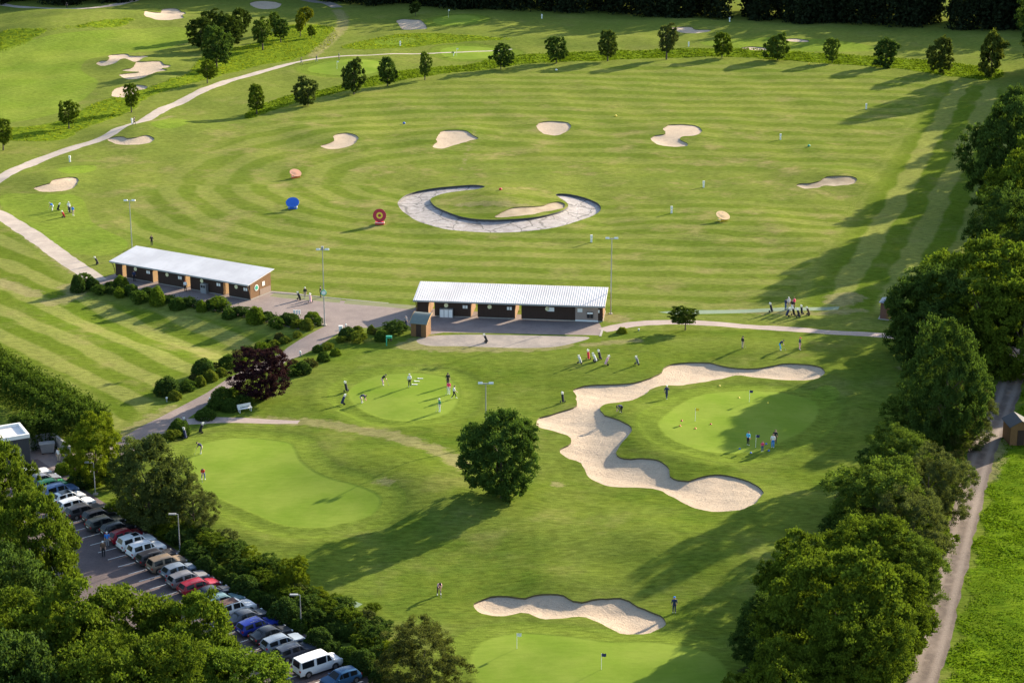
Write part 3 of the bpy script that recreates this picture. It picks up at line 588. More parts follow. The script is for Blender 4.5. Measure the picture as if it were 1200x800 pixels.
BIG = [  # px, py of crown centre, height, width, crown, colour, name, label
 # right belt, from far to near
 (1195,150,16,12,'oak#1',G_OAKD,'oak_tree','dark oak highest up in the right edge tree belt'),
 (1208,225,18,14,'oak#2',G_OAK,'oak_tree','oak cut by the right frame edge behind the broad dark oak'),
 (1185,280,15,13,'ash#0',G_OAKD,'ash_tree','dark ash at the right edge above the widest oak of the belt'),
 (1092,365,13,12,'oak#1',G_OAKD,'oak_tree','dark oak half hiding the brown hut by the footpath end'),
 (1150,345,15.5,18,'oak#0',G_OAK,'oak_tree','widest sunlit oak standing over the bend of the dirt track'),
 (1200,380,13,13,'oak#2',G_OAK,'oak_tree','oak crown touching the right frame edge above the track'),
 (1110,446,16,9.6,'ash#1',G_OAKD,'ash_tree','tall dark ash between footpath end and dirt track'),
 (1128,482,8,7,'willow#0',G_WIL,'willow_tree','pale leaved willow beside the tall dark ash'),
 (1058,538,8.5,9.5,'willow#1',G_ASH,'hazel_tree','bright green hazel below the tall dark ash'),
 (1088,562,8.5,9,'willow#0',G_WIL,'hazel_tree','grey green hazel on the track side of the bright hazel'),
 (1035,588,9,10.5,'ash#0',G_ASH,'hazel_tree','feathery hazel halfway down the right belt by the fairway'),
 (1070,618,8.5,8.5,'willow#1',G_WIL,'willow_tree','grey willow closest to the track halfway down the belt'),
 (1025,650,9,11,'ash#1',G_OAK,'field_maple','dense maple just above the great lower oak'),
 (1056,668,8,8,'willow#0',G_ASH,'field_maple','small maple between the great lower oak and the track'),
 (938,675,9,8,'oak#2',G_OAK,'oak_tree','oak on the fairway side above the great lower oak'),
 (985,722,13,14,'oak#0',G_OAK,'oak_tree','great lower oak filling the belt near the bottom right'),
 (1043,715,9,8.3,'oak#1',G_OAK,'oak_tree','oak whose branch hangs over the dirt track edge'),
 (1008,780,10,9,'ash#0',G_OAK,'oak_tree','oak at the bottom edge beside the dirt track'),
 (915,812,9,9,'oak#2',G_OAK,'oak_tree','small oak at the bottom edge right of the lower green'),
 (897,738,7,6,'oak#1',G_OAKD,'oak_tree','dark low oak reaching out over the fairway at lower right'),
 # left bottom
 (2,578,12,7.5,'oak#2',G_OAK,'oak_tree','oak beside the flat roofed building at the left edge'),
 (32,652,13,10,'oak#0',G_OAK,'oak_tree','tall bright oak left of the car park'),
 (-5,715,12,11,'ash#1',G_OAKD,'oak_tree','dark oak at the left edge below the tall bright oak'),
 (146,757,11,10.5,'oak#1',G_OAK,'oak_tree','oak covering the near left half of the car park'),
 (225,762,11,9.8,'oak#0',G_OAK,'oak_tree','oak whose crown hides the rears of the middle parked cars'),
 (72,765,13,12,'oak#2',G_OAK,'oak_tree','oak in the bottom left corner group'),
 (160,822,12,12,'ash#0',G_OAK,'oak_tree','oak on the bottom edge left of the white van'),
 (275,815,8.5,10,'oak#1',(.09,.14,.018),'oak_tree','brightest oak on the bottom edge nearest the white van'),
 (330,850,7,7.5,'oak#2',G_OAK,'oak_tree','low oak crown peeping in under the white van'),
 (20,830,13,12,'oak#0',G_OAKD,'oak_tree','dark oak cut by the bottom left corner'),
 (173,560,10.5,8.9,'ash#1',(.072,.096,.030),'willow_tree','large grey green willow between car park and left green'),
 (226,588,6,5.0,'willow#0',G_WIL,'willow_tree','smaller willow skirting the large one on the green side'),
 (111,524,8,6.2,'ash#1',G_YEL,'maple_tree','yellow green maple at the corner of the concrete yard')]
for px, py, h, wd, cr, col, nm, lab in BIG:
    x, y = at_crown(px, py, h*.55); j = random.uniform(.92, 1.08)
    tree(nm, x, y, h, wd, cr, tuple(c*j for c in col), lab, 'tree', 'trees of the right belt' if px > 850 else 'trees round the car park', base=.05)
tree('oak_tree', 84, 330, 20.5, 15, 'oak#0', G_OAKD, 'broad dark oak leaning over the mown strip at the upper right edge', 'tree', 'trees of the right belt', base=.05)
# trees just outside the right frame edge, whose shadows reach the range
for i, (x, y, h, wd) in enumerate([(96,347,21,15),(106,359,21,16),(116,374,20,16),(119,386,19,13),(119,401,19,13),(124,417,20,14),(130,437,20,14),(135,458,21,15),(140,474,21,14),(148,490,20,16),(156,505,18,16),(172,524,18,16),(127,474,25,12),(98,300,17,14),(90,282,16,12),(86,262,15,12),(92,250,14,12)]):
    tree('oak_tree', x, y, h, wd, 'oak#%d' % (i % 3), G_OAKD, 'dark oak of the belt beyond the right frame edge', 'tree', 'belt oaks beyond the right frame edge', base=.1)
# single trees
def base_tree(name, px, py, hp, wp, crown, col, label, group=None, base=.22, sx=1.):
    p = P(px, py); m = mpp(p); h = hp*m/.955; return tree(name, p.x, p.y, h, wp*m*sx, crown, col, label, 'tree', group, base)
base_tree('lime_tree', 588, 583, 103, 96, 'oak#0', (.055, .098, .022), 'large round dark tree alone in the middle of the lower course', base=.05)
base_tree('copper_beech', 306, 468, 58, 62, 'ash#0', (.030, .014, .021), 'purple leaved tree beside the paved road', base=.06)
base_tree('mulberry_tree', 803, 387, 27, 37, 'small#0', (.055, .085, .014), 'low flat crowned tree by the footpath right of the shelter', base=.38)
ROWR = [(301,134,33,24,'small#1',G_OAK),(361,124,32,30,'small#0',(.062,.085,.025)),(415,111,40,26,'cone#0',(.060,.088,.022)),(454,101,32,25,'small#1',G_OAKD),(498,94,31,15,'small#2',G_ASH),(587,81,29,27,'small#0',G_OAKD),(652,74,29,25,'small#2',G_OAKD),
 (712,72,34,28,'small#1',(.065,.092,.022)),(781,70,40,24,'small#0',(.07,.09,.03)),(846,68,28,22,'small#2',G_OAK),(911,71,30,30,'cone#0',G_ASH),(975,74,27,20,'small#1',G_ASH),(1038,79,31,28,'cone#1',G_OAKD),(1102,86,40,32,'small#2',(.065,.085,.02)),(1161,89,48,30,'cone#1',(.08,.10,.02))]
for i, (px, py, hp, wp, cr, col) in enumerate(ROWR):
    base_tree('young_tree', px, py, hp, wp, cr, col, '%s tree from the left in the row beyond the driving range' % ORD[i], 'row of trees beyond the driving range', base=[.2,.1,.12,.14,.18,.14,.14,.2,.24,.14,.1,.14,.06,.05,.06][i])
for px, py, hp, wp, cr, col, lab in [(4,176,37,26,'small#0',G_OAK,'young tree at the left edge above the gravel path'),(81,151,31,24,'small#2',G_OAK,'young tree between the left edge and the first bunkers'),(154,132,32,19,'small#1',G_OAK,'slim young tree in front of the third upper left bunker'),
 (243,98,27,22,'small#0',G_OAK,'small tree just above the gravel path below the group'),(254,80,46,38,'small#2',G_OAKD,'largest and nearest tree of the upper left group'),(236,60,36,34,'small#1',G_DK,'left tree of the upper left group'),(248,46,33,30,'small#0',G_DK,'tree at the back left of the upper left group'),
 (268,56,36,34,'small#2',G_DK,'middle tree of the upper left group'),(281,48,35,28,'small#1',G_DK,'right tree of the upper left group'),(308,59,36,24,'small#0',G_ASH,'single tree right of the upper left group'),(329,50,26,22,'small#1',G_OAKD,'round dark tree in the loose group near the track'),(322,40,24,14,'small#2',G_ASH,'tree behind the round dark tree near the track'),
 (352,43,26,13,'small#0',(.12,.14,.012),'slim yellow green tree near the worn track'),(358,30,20,18,'small#1',(.13,.14,.012),'yellow green tree behind the slim one near the worn track'),(365,45,14,11,'cone#0',G_OAK,'smallest bushy tree near the worn track'),(487,19,16,13,'cone#1',G_DK,'lone dark bushy tree at the far end behind the bunker')]:
    base_tree('young_tree', px, py, hp, wp, cr, col, lab, 'young trees of the upper left course', base=.24 if wp < 30 else .16)
# ------------------------------------------------------------------ bushes
def bush(px, py, wp, hp, col, label, group, k=0, crown='bush', name='round_bush'):
    if crown == 'bush' and k % 5 in (1, 3) and wp < 24: crown = 'shrub'
    wp *= random.uniform(.95, 1.2); hp *= random.uniform(.9, 1.12)
    p = P(px, py); m = mpp(p); h = hp*m*1.0; wd = wp*m
    o = bpy.data.objects.new(name, crown_mesh('%s#%d' % (crown, k % 3))); COL.objects.link(o)
    o.location = (p.x, p.y+wd*.25, p.z+h*.44); o.scale = (wd/8.8, wd/8.8, h/9.0); o.rotation_euler = (0, 0, random.uniform(0, 6.28)); o.color = (*col, 1)
    return tag(o, label, 'bush', group)
BG = (.062, .106, .020); BY = (.115, .145, .022); BD = (.046, .080, .020); BL = (.105, .155, .018); BR = (.085, .090, .028)
FRONT = [(91,343,15,20,BD),(99,337,14,17,BG),(108,339,13,12,BD),(117,346,14,12,BG),(129,341,13,10,BD),(141,338,14,13,BL),(140,350,10,13,BL),(153,346,14,12,BG),(164,356,18,14,BG),(172,350,14,11,BD),(184,359,14,20,BL),(197,354,13,8,BD),(208,363,19,14,BG),(220,360,14,10,BD),
 (236,366,11,13,BL),(247,361,14,9,BD),(257,365,19,15,BL),(268,374,14,10,BG),(283,370,20,10,BD),(299,380,18,21,BL),(313,374,13,9,BD),(325,386,17,15,BG),(338,380,22,11,BD),(346,385,10,9,BY),(359,387,15,14,BY),(366,377,15,11,BL),(373,382,10,9,BG)]
for i, (a, b, c, d, col) in enumerate(FRONT):
    bush(a, b, c, d, col, ('%s bush from the left' % ORD[i] if i < 14 else '%s bush from the right' % ORD[len(FRONT)-1-i])+' in the row before the left shelter', 'bushes before the left shelter', i)
ROADL = [(196,464,28,21,BD),(204,469,14,10,BY),(220,459,19,13,BG),(234,453,13,11,BY),(227,446,10,8,BR),(238,443,26,19,BD),(246,447,15,12,BY),(253,432,11,7,BR),(258,441,14,10,BY),(268,431,22,15,BG),(277,421,11,9,BR),(285,426,10,8,BL),(290,417,15,11,BD),(296,421,12,8,BG),(303,410,9,8,BR),(308,414,14,12,BL),(314,404,7,6,BD),(322,408,12,8,BY),(327,399,10,8,BR),(334,402,13,7,BY),(347,396,11,8,BY)]
for i, (a, b, c, d, col) in enumerate(ROADL):
    bush(a, b, c, d, col, ('%s bush uphill' % ORD[i] if i < 12 else '%s bush downhill from the top' % ORD[len(ROADL)-1-i])+' on the lawn side of the paved road', 'bushes along the lawn side of the road', i+1)
ROADR = [(240,492,21,13,BG),(251,481,16,13,BG),(260,474,23,20,BG),(270,482,18,15,BG),(276,468,16,13,BL),(286,474,17,13,BG),(341,442,18,13,BG),(354,439,18,14,BD),(344,431,13,9,BR),(364,431,14,11,BR),(379,424,14,12,BG),(384,411,12,9,BY),(372,413,10,8,BG),(393,417,10,8,BL),(399,402,10,8,BY),(407,398,17,15,BD),(418,402,16,13,BY),(419,390,10,8,BY),(435,391,8,9,BY),(461,392,23,14,BD),(447,400,13,12,BG),(442,393,12,7,BR)]
for i, (a, b, c, d, col) in enumerate(ROADR):
    bush(a, b, c, d, col, ('%s bush uphill' % ORD[i] if i < 12 else '%s bush from the hut end' % ORD[len(ROADR)-1-i])+' on the putting green side of the road', 'bushes along the green side of the road', i+2)
for i, (a, b, c, d, col, lab) in enumerate([(209,512,23,18,BG,'round bush beside the three golf bags by the road'),(200,518,16,13,BY,'yellowish bush left of the golf bags by the road'),(184,518,14,10,BY,'yellow bush peeping over the large willow'),(160,524,12,8,BY,'small bush at the road edge above the willow'),(73,556,15,14,BL,'light green bush at the head of the car row'),(93,572,28,20,BD,'dark round bush above the first lamp of the car park'),(88,552,26,11,BY,'yellow green ground shrub by the yard entrance'),
    (729,391,9,7,(.16,.19,.02),'small yellow sapling on the grass by the footpath')]):
    bush(a, b, c, d, col, lab, None, i)
# round shrubs in front of the cars, and the taller thicket behind them
RS = [(222,650,17,14),(232,661,20,15),(241,672,22,19),(258,681,17,14),(272,689,19,15),(287,701,26,22),(302,708,17,15),(316,716,19,16),(333,732,28,24),(350,741,16,14),(373,762,26,24),(391,768,18,15),(408,778,22,18),(424,790,28,24),(445,800,18,14),(405,750,18,15),(204,640,18,16),(190,628,16,13)]
for i, (a, b, c, d) in enumerate(RS):
    bush(a, b, c*1.12, d*1.05, (BD if i % 3 else BG), '%s round shrub %s' % (ORD[i] if i < 9 else ORD[len(RS)-1-i], 'counted down the row facing the parked cars' if i < 9 else 'counted back up from the white van row end'), 'round shrubs facing the parked cars', i)
TH = [(150,590,30,26),(135,572,24,22),(140,606,28,22),(165,618,30,24),(188,612,28,24),(196,632,26,24),(222,632,26,20),(230,618,20,18),(248,648,28,24),(262,640,22,18),(270,662,26,24),(290,660,20,18),(296,676,26,24),(318,678,24,24),(325,700,28,26),(345,705,26,22),(358,722,28,24),(372,705,22,16),(384,728,30,26),(402,722,24,20),(412,742,28,26),(430,736,24,22),(440,760,30,28),(458,775,28,26),(120,565,20,18),(395,748,24,18)]
for i, (a, b, c, d) in enumerate(TH):
    bush(a, b, c, d*.92, [G_OAK, G_OAKD, G_YEL, G_WIL][[0,1,0,3,1,2][i % 6]], '%s shrub %s' % (ORD[i] if i < 13 else ORD[len(TH)-1-i], 'down the thicket from the willow between cars and green' if i < 13 else 'up the thicket from the olive bush between cars and green'), 'thicket between car park and greens', i, 'shrub', 'thicket_shrub')
TH2 = [(158,604,26,22),(182,626,26,22),(212,640,26,22),(238,636,24,20),(255,655,26,20),(280,648,22,18),(282,676,26,22),(305,690,28,22),(308,668,22,18),(335,688,26,20),(338,714,28,24),(362,706,24,18),(368,738,28,24),(392,716,22,18),(398,736,28,24),(420,748,28,24),(425,764,28,24),(446,748,26,22),(448,780,30,26),(436,720,16,12)]
for i, (a, b, c, d) in enumerate(TH2):
    bush(a, b, c, d*.9, [G_OAKD, G_OAK, (.05,.085,.02)][i % 3], '%s dark low shrub filling the thicket behind the round shrubs' % ORD[i], 'dark filling shrubs of the thicket', i, 'shrub', 'thicket_shrub')
base_tree('young_maple', 345, 695, 42, 34, 'ash#0', G_YEL, 'tallest yellow green shrub of the thicket beside the second lamp', base=.06)
base_tree('olive_bush', 497, 812, 84, 108, 'willow#1', (.070,.082,.024), 'wide spiky olive coloured bush at the bottom edge', base=.02)
for i, (a, b, c, d) in enumerate([(1128,520,24,20),(1150,478,22,22),(1118,545,20,16),(1108,600,22,20),(1100,640,20,18),(1085,690,18,16),(1140,500,18,14),(1168,440,20,20),(1000,600,22,16),(880,800,22,18),(1050,800,30,20),(1066,760,20,18)]):
    bush(a, b, c, d, [G_WIL, G_ASH, BR][i % 3], '%s undergrowth shrub counted in the belt beside the dirt track' % ORD[i], 'undergrowth of the right belt', i, 'shrub', 'thicket_shrub')
for i, (a, b) in enumerate([(1090,505),(1062,500),(1100,530),(1040,560),(1010,620),(1060,600),(1090,575),(990,640),(1040,680),(1075,700),(950,720),(1030,740),(1055,740),(1125,490),(1095,650),(1110,575),(1045,635),(1085,470),(1100,425),(1065,415)]):
    bush(a, b, 44, 34, [G_WIL, G_ASH, G_OAK, G_OAKD][i % 4], '%s large shrub under the trees of the right belt' % ORD[i], 'large shrubs in the right belt', i, 'shrub', 'thicket_shrub')
# hedges
def hedge(name, pts, wd, h, label, spiky=.35, col=G_OAK, per=190, size=.34):
    C = spline(pts, 1.0); L = np.sum(np.hypot(*np.diff(C, axis=0).T)); n = int(L*per*wd/2)
    i = rng.integers(0, len(C)-1, n); c = C[i]; T = C[np.minimum(i+1, len(C)-1)]-C[i]; T /= np.linalg.norm(T, axis=1)[:, None]+1e-9; Nn = np.stack([-T[:, 1], T[:, 0]], 1)
    a = rng.uniform(0, math.pi, n); r = rng.uniform(.8, 1.02, n); off = np.cos(a)*wd/2*r; z = np.abs(np.sin(a))**.6*h*r
    cell = np.sin(c[:, 0]*2.1+off*1.3)*np.cos(c[:, 1]*1.7+off*2.2); z = z*(1+.13*cell); off = off*(1+.10*cell)
    sp = rng.random(n) < spiky; z = np.where(sp, h*rng.uniform(.6, 1.0, n)+np.maximum(0, np.sin(c[:, 0]*7.+c[:, 1]*3)*np.cos(off*6+c[:, 1]*5))*.9*rng.random(n), z)
    x = c[:, 0]+T[:, 0]*rng.uniform(-.6, .6, n)+Nn[:, 0]*off; y = c[:, 1]+T[:, 1]*rng.uniform(-.6, .6, n)+Nn[:, 1]*off; z = z+hgt(x, y)
    p = np.column_stack([x, y, z]); nr = np.column_stack([Nn[:, 0]*np.cos(a), Nn[:, 1]*np.cos(a), np.abs(np.sin(a))])
    o0 = p.mean(0); V = leaf_cards(p-o0, nr, size, .5); o = bpy.data.objects.new(name, quads_mesh(name, V, M_LEAF)); o.location = o0; o.color = (*col, 1); COL.objects.link(o)
    return tag(o, label, 'hedge')
hedge('tall_hedge', [(-60,418),(-10,448),(20,468),(60,490),(90,508),(112,520)], 5.2, 4.2, 'tall spiky green hedge along the edge of the striped lawn', .22, (.052,.085,.014), 480, .32)
hedge('tall_hedge', [(28,524),(50,518),(75,518),(92,524)], 4.6, 3.6, 'shorter dark hedge behind the concrete yard wall', .22, (.045,.075,.014), 480, .32)
o = hedge('low_hedge', [(94,336),(120,342),(150,346),(185,352),(220,358),(255,364),(290,371),(325,378),(362,383)], 1.5, .85, 'low dark hedge joining the bushes along the paved edge before the left shelter', .1, BD, 520, .24)
# ------------------------------------------------------------------ far wood: one mass
def far_wood():
    Vs = []
    line = [P(-260, 0), P(-60, 2), P(0, 5), P(70, 7), P(140, 3), P(190, -6), P(330, -6), P(400, 4), P(500, 8.5), P(600, 13), P(700, 16.5), P(800, 21), P(900, 25.5), P(1000, 29), P(1100, 33), P(1200, 38), P(1300, 42), P(1500, 52)]
    for k in range(len(line)-1):
        a, b = line[k], line[k+1]; n = max(1, int((b-a).length/6.5))
        for j in range(n):
            for rw in range(4):
                c = a.lerp(b, (j+random.random())/n); c = c+Vector((random.uniform(-2, 2), 2+rw*7+random.uniform(-2, 2), 0)); h = random.uniform(13, 20); wd = random.uniform(8, 12)
                p, nn = crown_points(2200 if rw < 2 else 700, wd/2, 0, h*.5, 9, .42, 16, .16); p[:, 2] += h*.5; lowk = rng.random(len(p)) < (.5 if rw < 2 else .2); p[:, 2] = np.where(lowk, rng.uniform(0, h*.6, len(p)), p[:, 2]); p[:, 2] = np.abs(p[:, 2])
                p[:, 0] += c.x; p[:, 1] += c.y; p[:, 2] += float(hgt(c.x, c.y)); Vs.append(leaf_cards(p, nn, .95 if rw < 2 else 1.5))
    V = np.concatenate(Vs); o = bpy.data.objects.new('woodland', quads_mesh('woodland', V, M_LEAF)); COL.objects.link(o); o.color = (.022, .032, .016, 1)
    tag(o, 'dark woodland closing the far end of the course', 'woodland', kind='stuff')
far_wood()
# ------------------------------------------------------------------ tall grass and field (nobody could count it)
def tufts(name, loops, dens, size, col, label, ylim=1e9, mask=None):
    pts = []
    for L in loops:
        x0, y0 = L.min(0); x1, y1 = L.max(0); y1 = min(y1, ylim); n = int((x1-x0)*(y1-y0)*dens); x = rng.uniform(x0, x1, n); y = rng.uniform(y0, y1, n); k = pip(L, x, y)&(x < .30*y+8); pts.append(np.column_stack([x[k], y[k]]))
    p = np.concatenate(pts); cl = np.sin(p[:, 0]*.9+np.sin(p[:, 1]*.7)*2)*np.cos(p[:, 1]*.8+p[:, 0]*.35)+rng.normal(0, .5, len(p)); p = p[cl > -.2]; n = len(p)
    s = size*rng.uniform(.5, 1.4, n); z = hgt(p[:, 0], p[:, 1])+s*.25; c = np.column_stack([p, z]); nr = np.column_stack([rng.normal(0, .6, n), rng.normal(0, .6, n), rng.uniform(.2, 1, n)])
    V = leaf_cards(c-c.mean(0), nr, s, .6, .3); o = bpy.data.objects.new(name, quads_mesh(name, V, M_LEAF)); o.location = c.mean(0); o.color = (*col, 1); COL.objects.link(o)
    tag(o, label, 'grass', kind='stuff')
tufts('tall_grass', ROUGHW[:1], 10, .46, (.095, .140, .010), 'tall bright rough grass under the far row of trees')
tufts('tall_grass', ROUGHW[1:], 1.8, .45, (.17, .20, .014), 'yellow green rough grass on the upper left course')
tufts('field_crop', [field], 55, .20, (.090, .150, .008), 'lush low green crop in the field right of the track', 300)
verge = np.array([(q[0]-1.7, q[1]) for q in TRC]+[(q[0]-3.6, q[1]) for q in TRC[::-1]])
tufts('verge_grass', [verge], 40, .26, (.085, .125, .014), 'rough grass verge between the track and the tree belt')

# ------------------------------------------------------------------ shelters
def frame_of(A, B):
    d = (B-A); L = Vector((d.x, d.y, 0)).length; return math.atan2(d.y, d.x), L
def shelter(name, A, L, ang, depth, label, roofribs, gaps, extra):
    t = empty(name, A, ang); tag(t, label, 'shelter')
    hf, hb = 2.45, 3.45; ov = .75                      # local: x along, y towards the range, z up
    r = MB(); n = int(L/.33) if roofribs else int(L/1.2)
    for i in range(n):
        x0, x1 = L*i/n, L*(i+1)/n; xm = x0+(x1-x0)*(.62 if roofribs else .93); zz = .03 if roofribs else .006
        prof = [(x0, 0), (xm-.03, 0), (xm, zz), (x1-.01, zz), (x1, 0)]
        for (u0, z0), (u1, z1) in zip(prof[:-1], prof[1:]): r.add([(u0, 0, hf+z0+.09), (u1, 0, hf+z1+.09), (u1, depth, hb+z1+.09), (u0, depth, hb+z0+.09)], [(0, 1, 2, 3)])
    r.add([(0,0,hf),(L,0,hf),(L,0,hf+.085),(0,0,hf+.085),(0,depth,hb),(L,depth,hb),(L,depth,hb+.085),(0,depth,hb+.085)], [(0,1,2,3),(0,4,5,1),(1,5,6,2),(4,7,6,5),(0,3,7,4)], 0)
    r.build('roof', M_ROOF, t)
    f = MB(); f.box((0, -.05, hf-.12), (L, -.01, hf+.06)); f.build('gutter', M_GREY, t)
    def zroof(y): return hf+(hb-hf)*y/depth-.03
    xs = [.5]; 
    for a, b in gaps: xs += [a*L, b*L]
    xs.append(L-.35); y0 = ov; y1 = depth-.45
    for k in range(0, len(xs), 2):
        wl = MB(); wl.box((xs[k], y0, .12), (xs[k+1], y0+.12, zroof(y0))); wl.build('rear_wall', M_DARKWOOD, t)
        kb = MB(); kb.box((xs[k]+.15, y0-.06, .02), (xs[k+1]-.1, y0-.004, .16)); kb.build('base_board', M_KERB, t)
    for k in range(1, len(xs)-1, 2):                      # partition on the left side of each opening, deep to the range side
        pw = MB(); x = xs[k]-.1; pw.add([(x,y0+.125,.03),(x+.1,y0+.125,.03),(x+.1,y1,.03),(x,y1,.03),(x,y0+.125,zroof(y0)),(x+.1,y0+.125,zroof(y0)),(x+.1,y1,zroof(y1)),(x,y1,zroof(y1))], [(0,3,2,1),(4,5,6,7),(0,1,5,4),(1,2,6,5),(2,3,7,6),(3,0,4,7)])
        pw.build('bay_partition', M_PALEWOOD if not roofribs else M_WOOD, t)
    for x in (.4, L-.5):
        ew = MB(); e0, e1 = (y0+.125, y1) ; ew.add([(x,e0,.12),(x+.12,e0,.12),(x+.12,e1,.12),(x,e1,.12),(x,e0,zroof(e0)),(x+.12,e0,zroof(e0)),(x+.12,e1,zroof(e1)),(x,e1,zroof(e1))], [(0,3,2,1),(4,5,6,7),(0,1,5,4),(1,2,6,5),(2,3,7,6),(3,0,4,7)])
        ew.build('end_wall', M_WOOD, t); b2 = MB(); b2.box((x+.122 if x > 1 else x-.04, e0, .01), (x+.18 if x > 1 else x-.002, e1, .16)); b2.build('base_board', M_KERB, t)
    for k in range(8):
        x = .6+(L-1.2)*k/7; pp = MB(); pp.box((x-.06, y1-.12, 0), (x+.06, y1, zroof(y1))); pp.build('post', M_WOOD, t)
    for x in (.3, L-.42):                                  # curved bracket under the overhang
        br = MB(); br.tube([(x+.06, ov+.02, .5), (x+.06, ov-.1, 1.3), (x+.06, ov-.35, 1.9), (x+.06, .12, 2.36)], .06, 6); br.build('bracket', M_WOOD, t)
    nb = len(xs)//2
    for k in range(0, len(xs), 2):
        a, b = xs[k], xs[k+1]
        if b-a < 3: continue
        sg = MB(); c = a+(b-a)*(.32 if roofribs else .36)
        sg.tube([(c, y0-.02, 1.72), (c, y0-.05, 1.72)], .30, 16); sg.build('round_sign', M_CREAM, t)
        s2 = MB(); [s2.box((b-1.15+q*.38, y0-.03, 1.35), (b-.85+q*.38, y0-.004, 1.8)) for q in (0, 1)]; s2.build('notice', M_WHITE, t)
    extra(t, L, y0, y1, zroof, xs); return t
def ex_left(t, L, y0, y1, zr, xs):
    c = xs[6]+(xs[7]-xs[6])*.55; b = MB(); b.box((c-.9, y0-.75, .02), (c+.1, y0-.1, 1.5)); b.box((c-.8, y0-.77, .9), (c-.45, y0-.752, 1.3), 1); b.box((c-.35, y0-.77, .9), (c, y0-.752, 1.3), 1); b.build('ball_machine', [M_GALV, M_BLACK], t)
    s = MB(); s.tube([(L-.37, y0+1.6, 1.55), (L-.34, y0+1.6, 1.55)], .48, 20); s.build('round_sign', M_WHITE, t)
    g = MB(); g.tube([(L-.335, y0+1.6, 1.55), (L-.325, y0+1.6, 1.55)], .34, 20); g.build('round_sign', M_TEAL, t)
    s = MB(); s.box((L-.37, y0+3., 1.45), (L-.35, y0+3.6, 2.1)); s.build('notice', M_WHITE, t)
    s = MB(); s.box((L-.37, y0+2.4, .17), (L-.35, y1-.1, 1.1)); s.build('stone_panel', M_BAND, t)
def ex_right(t, L, y0, y1, zr, xs):
    a = xs[2]+.8; b = MB(); b.box((a, y0-.7, .02), (a+1.9, y0-.1, 1.35)); [b.box((a+.08+.62*k, y0-.715, .15), (a+.6+.62*k, y0-.702, 1.25), 1) for k in range(3)]; b.build('ball_machine', [M_GALV, M_WHITE], t)
    a = L*.845; b = MB(); b.box((a, y0-.05, .18), (a+L*.118, y0-.004, 2.2)); b.build('board_panel', simple('beige_board', (.30, .235, .20), .8, var=.1), t)
    b = MB(); b.box((a+.3, y0-.08, 1.4), (a+1., y0-.052, 1.95)); b.build('notice', M_WHITE, t)
    b = MB(); b.box((a+1.65, y0-.22, .6), (a+2.05, y0-.052, 1.5), 0); b.box((a+2.15, y0-.22, .6), (a+2.55, y0-.052, 1.5), 0); b.box((a+1.7, y0-.24, 1.2), (a+2.5, y0-.222, 1.45), 1); b.build('vending_box', [M_BLACK, M_WHITE], t)
    b = MB(); b.box((a, y0-.1, .05), (a+L*.118, y0-.052, .25)); b.build('base_board', M_WHITE, t)
    b = MB(); b.box((L*.70, y0-.05, 1.35), (L*.735, y0-.004, 1.95)); b.build('notice', M_WHITE, t)
def hut_place(fl, fr, hz):
    A = g0(*fl, hz); B = g0(*fr, hz); A = Vector((*A, 0)); B = Vector((*B, 0)); ang, L = frame_of(A, B); A.z = float(hgt(A.x, A.y)); return A, ang, L
A, ang, L = hut_place((128,306), (291,334.5), 2.5)
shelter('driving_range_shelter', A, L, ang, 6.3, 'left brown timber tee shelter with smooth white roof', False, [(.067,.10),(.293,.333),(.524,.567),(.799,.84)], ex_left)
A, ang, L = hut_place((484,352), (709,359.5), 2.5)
shelter('driving_range_shelter', A, L, ang, 6.4, 'right brown timber tee shelter with ribbed white roof', True, [(.0755,.109),(.299,.335),(.531,.564)], ex_right)
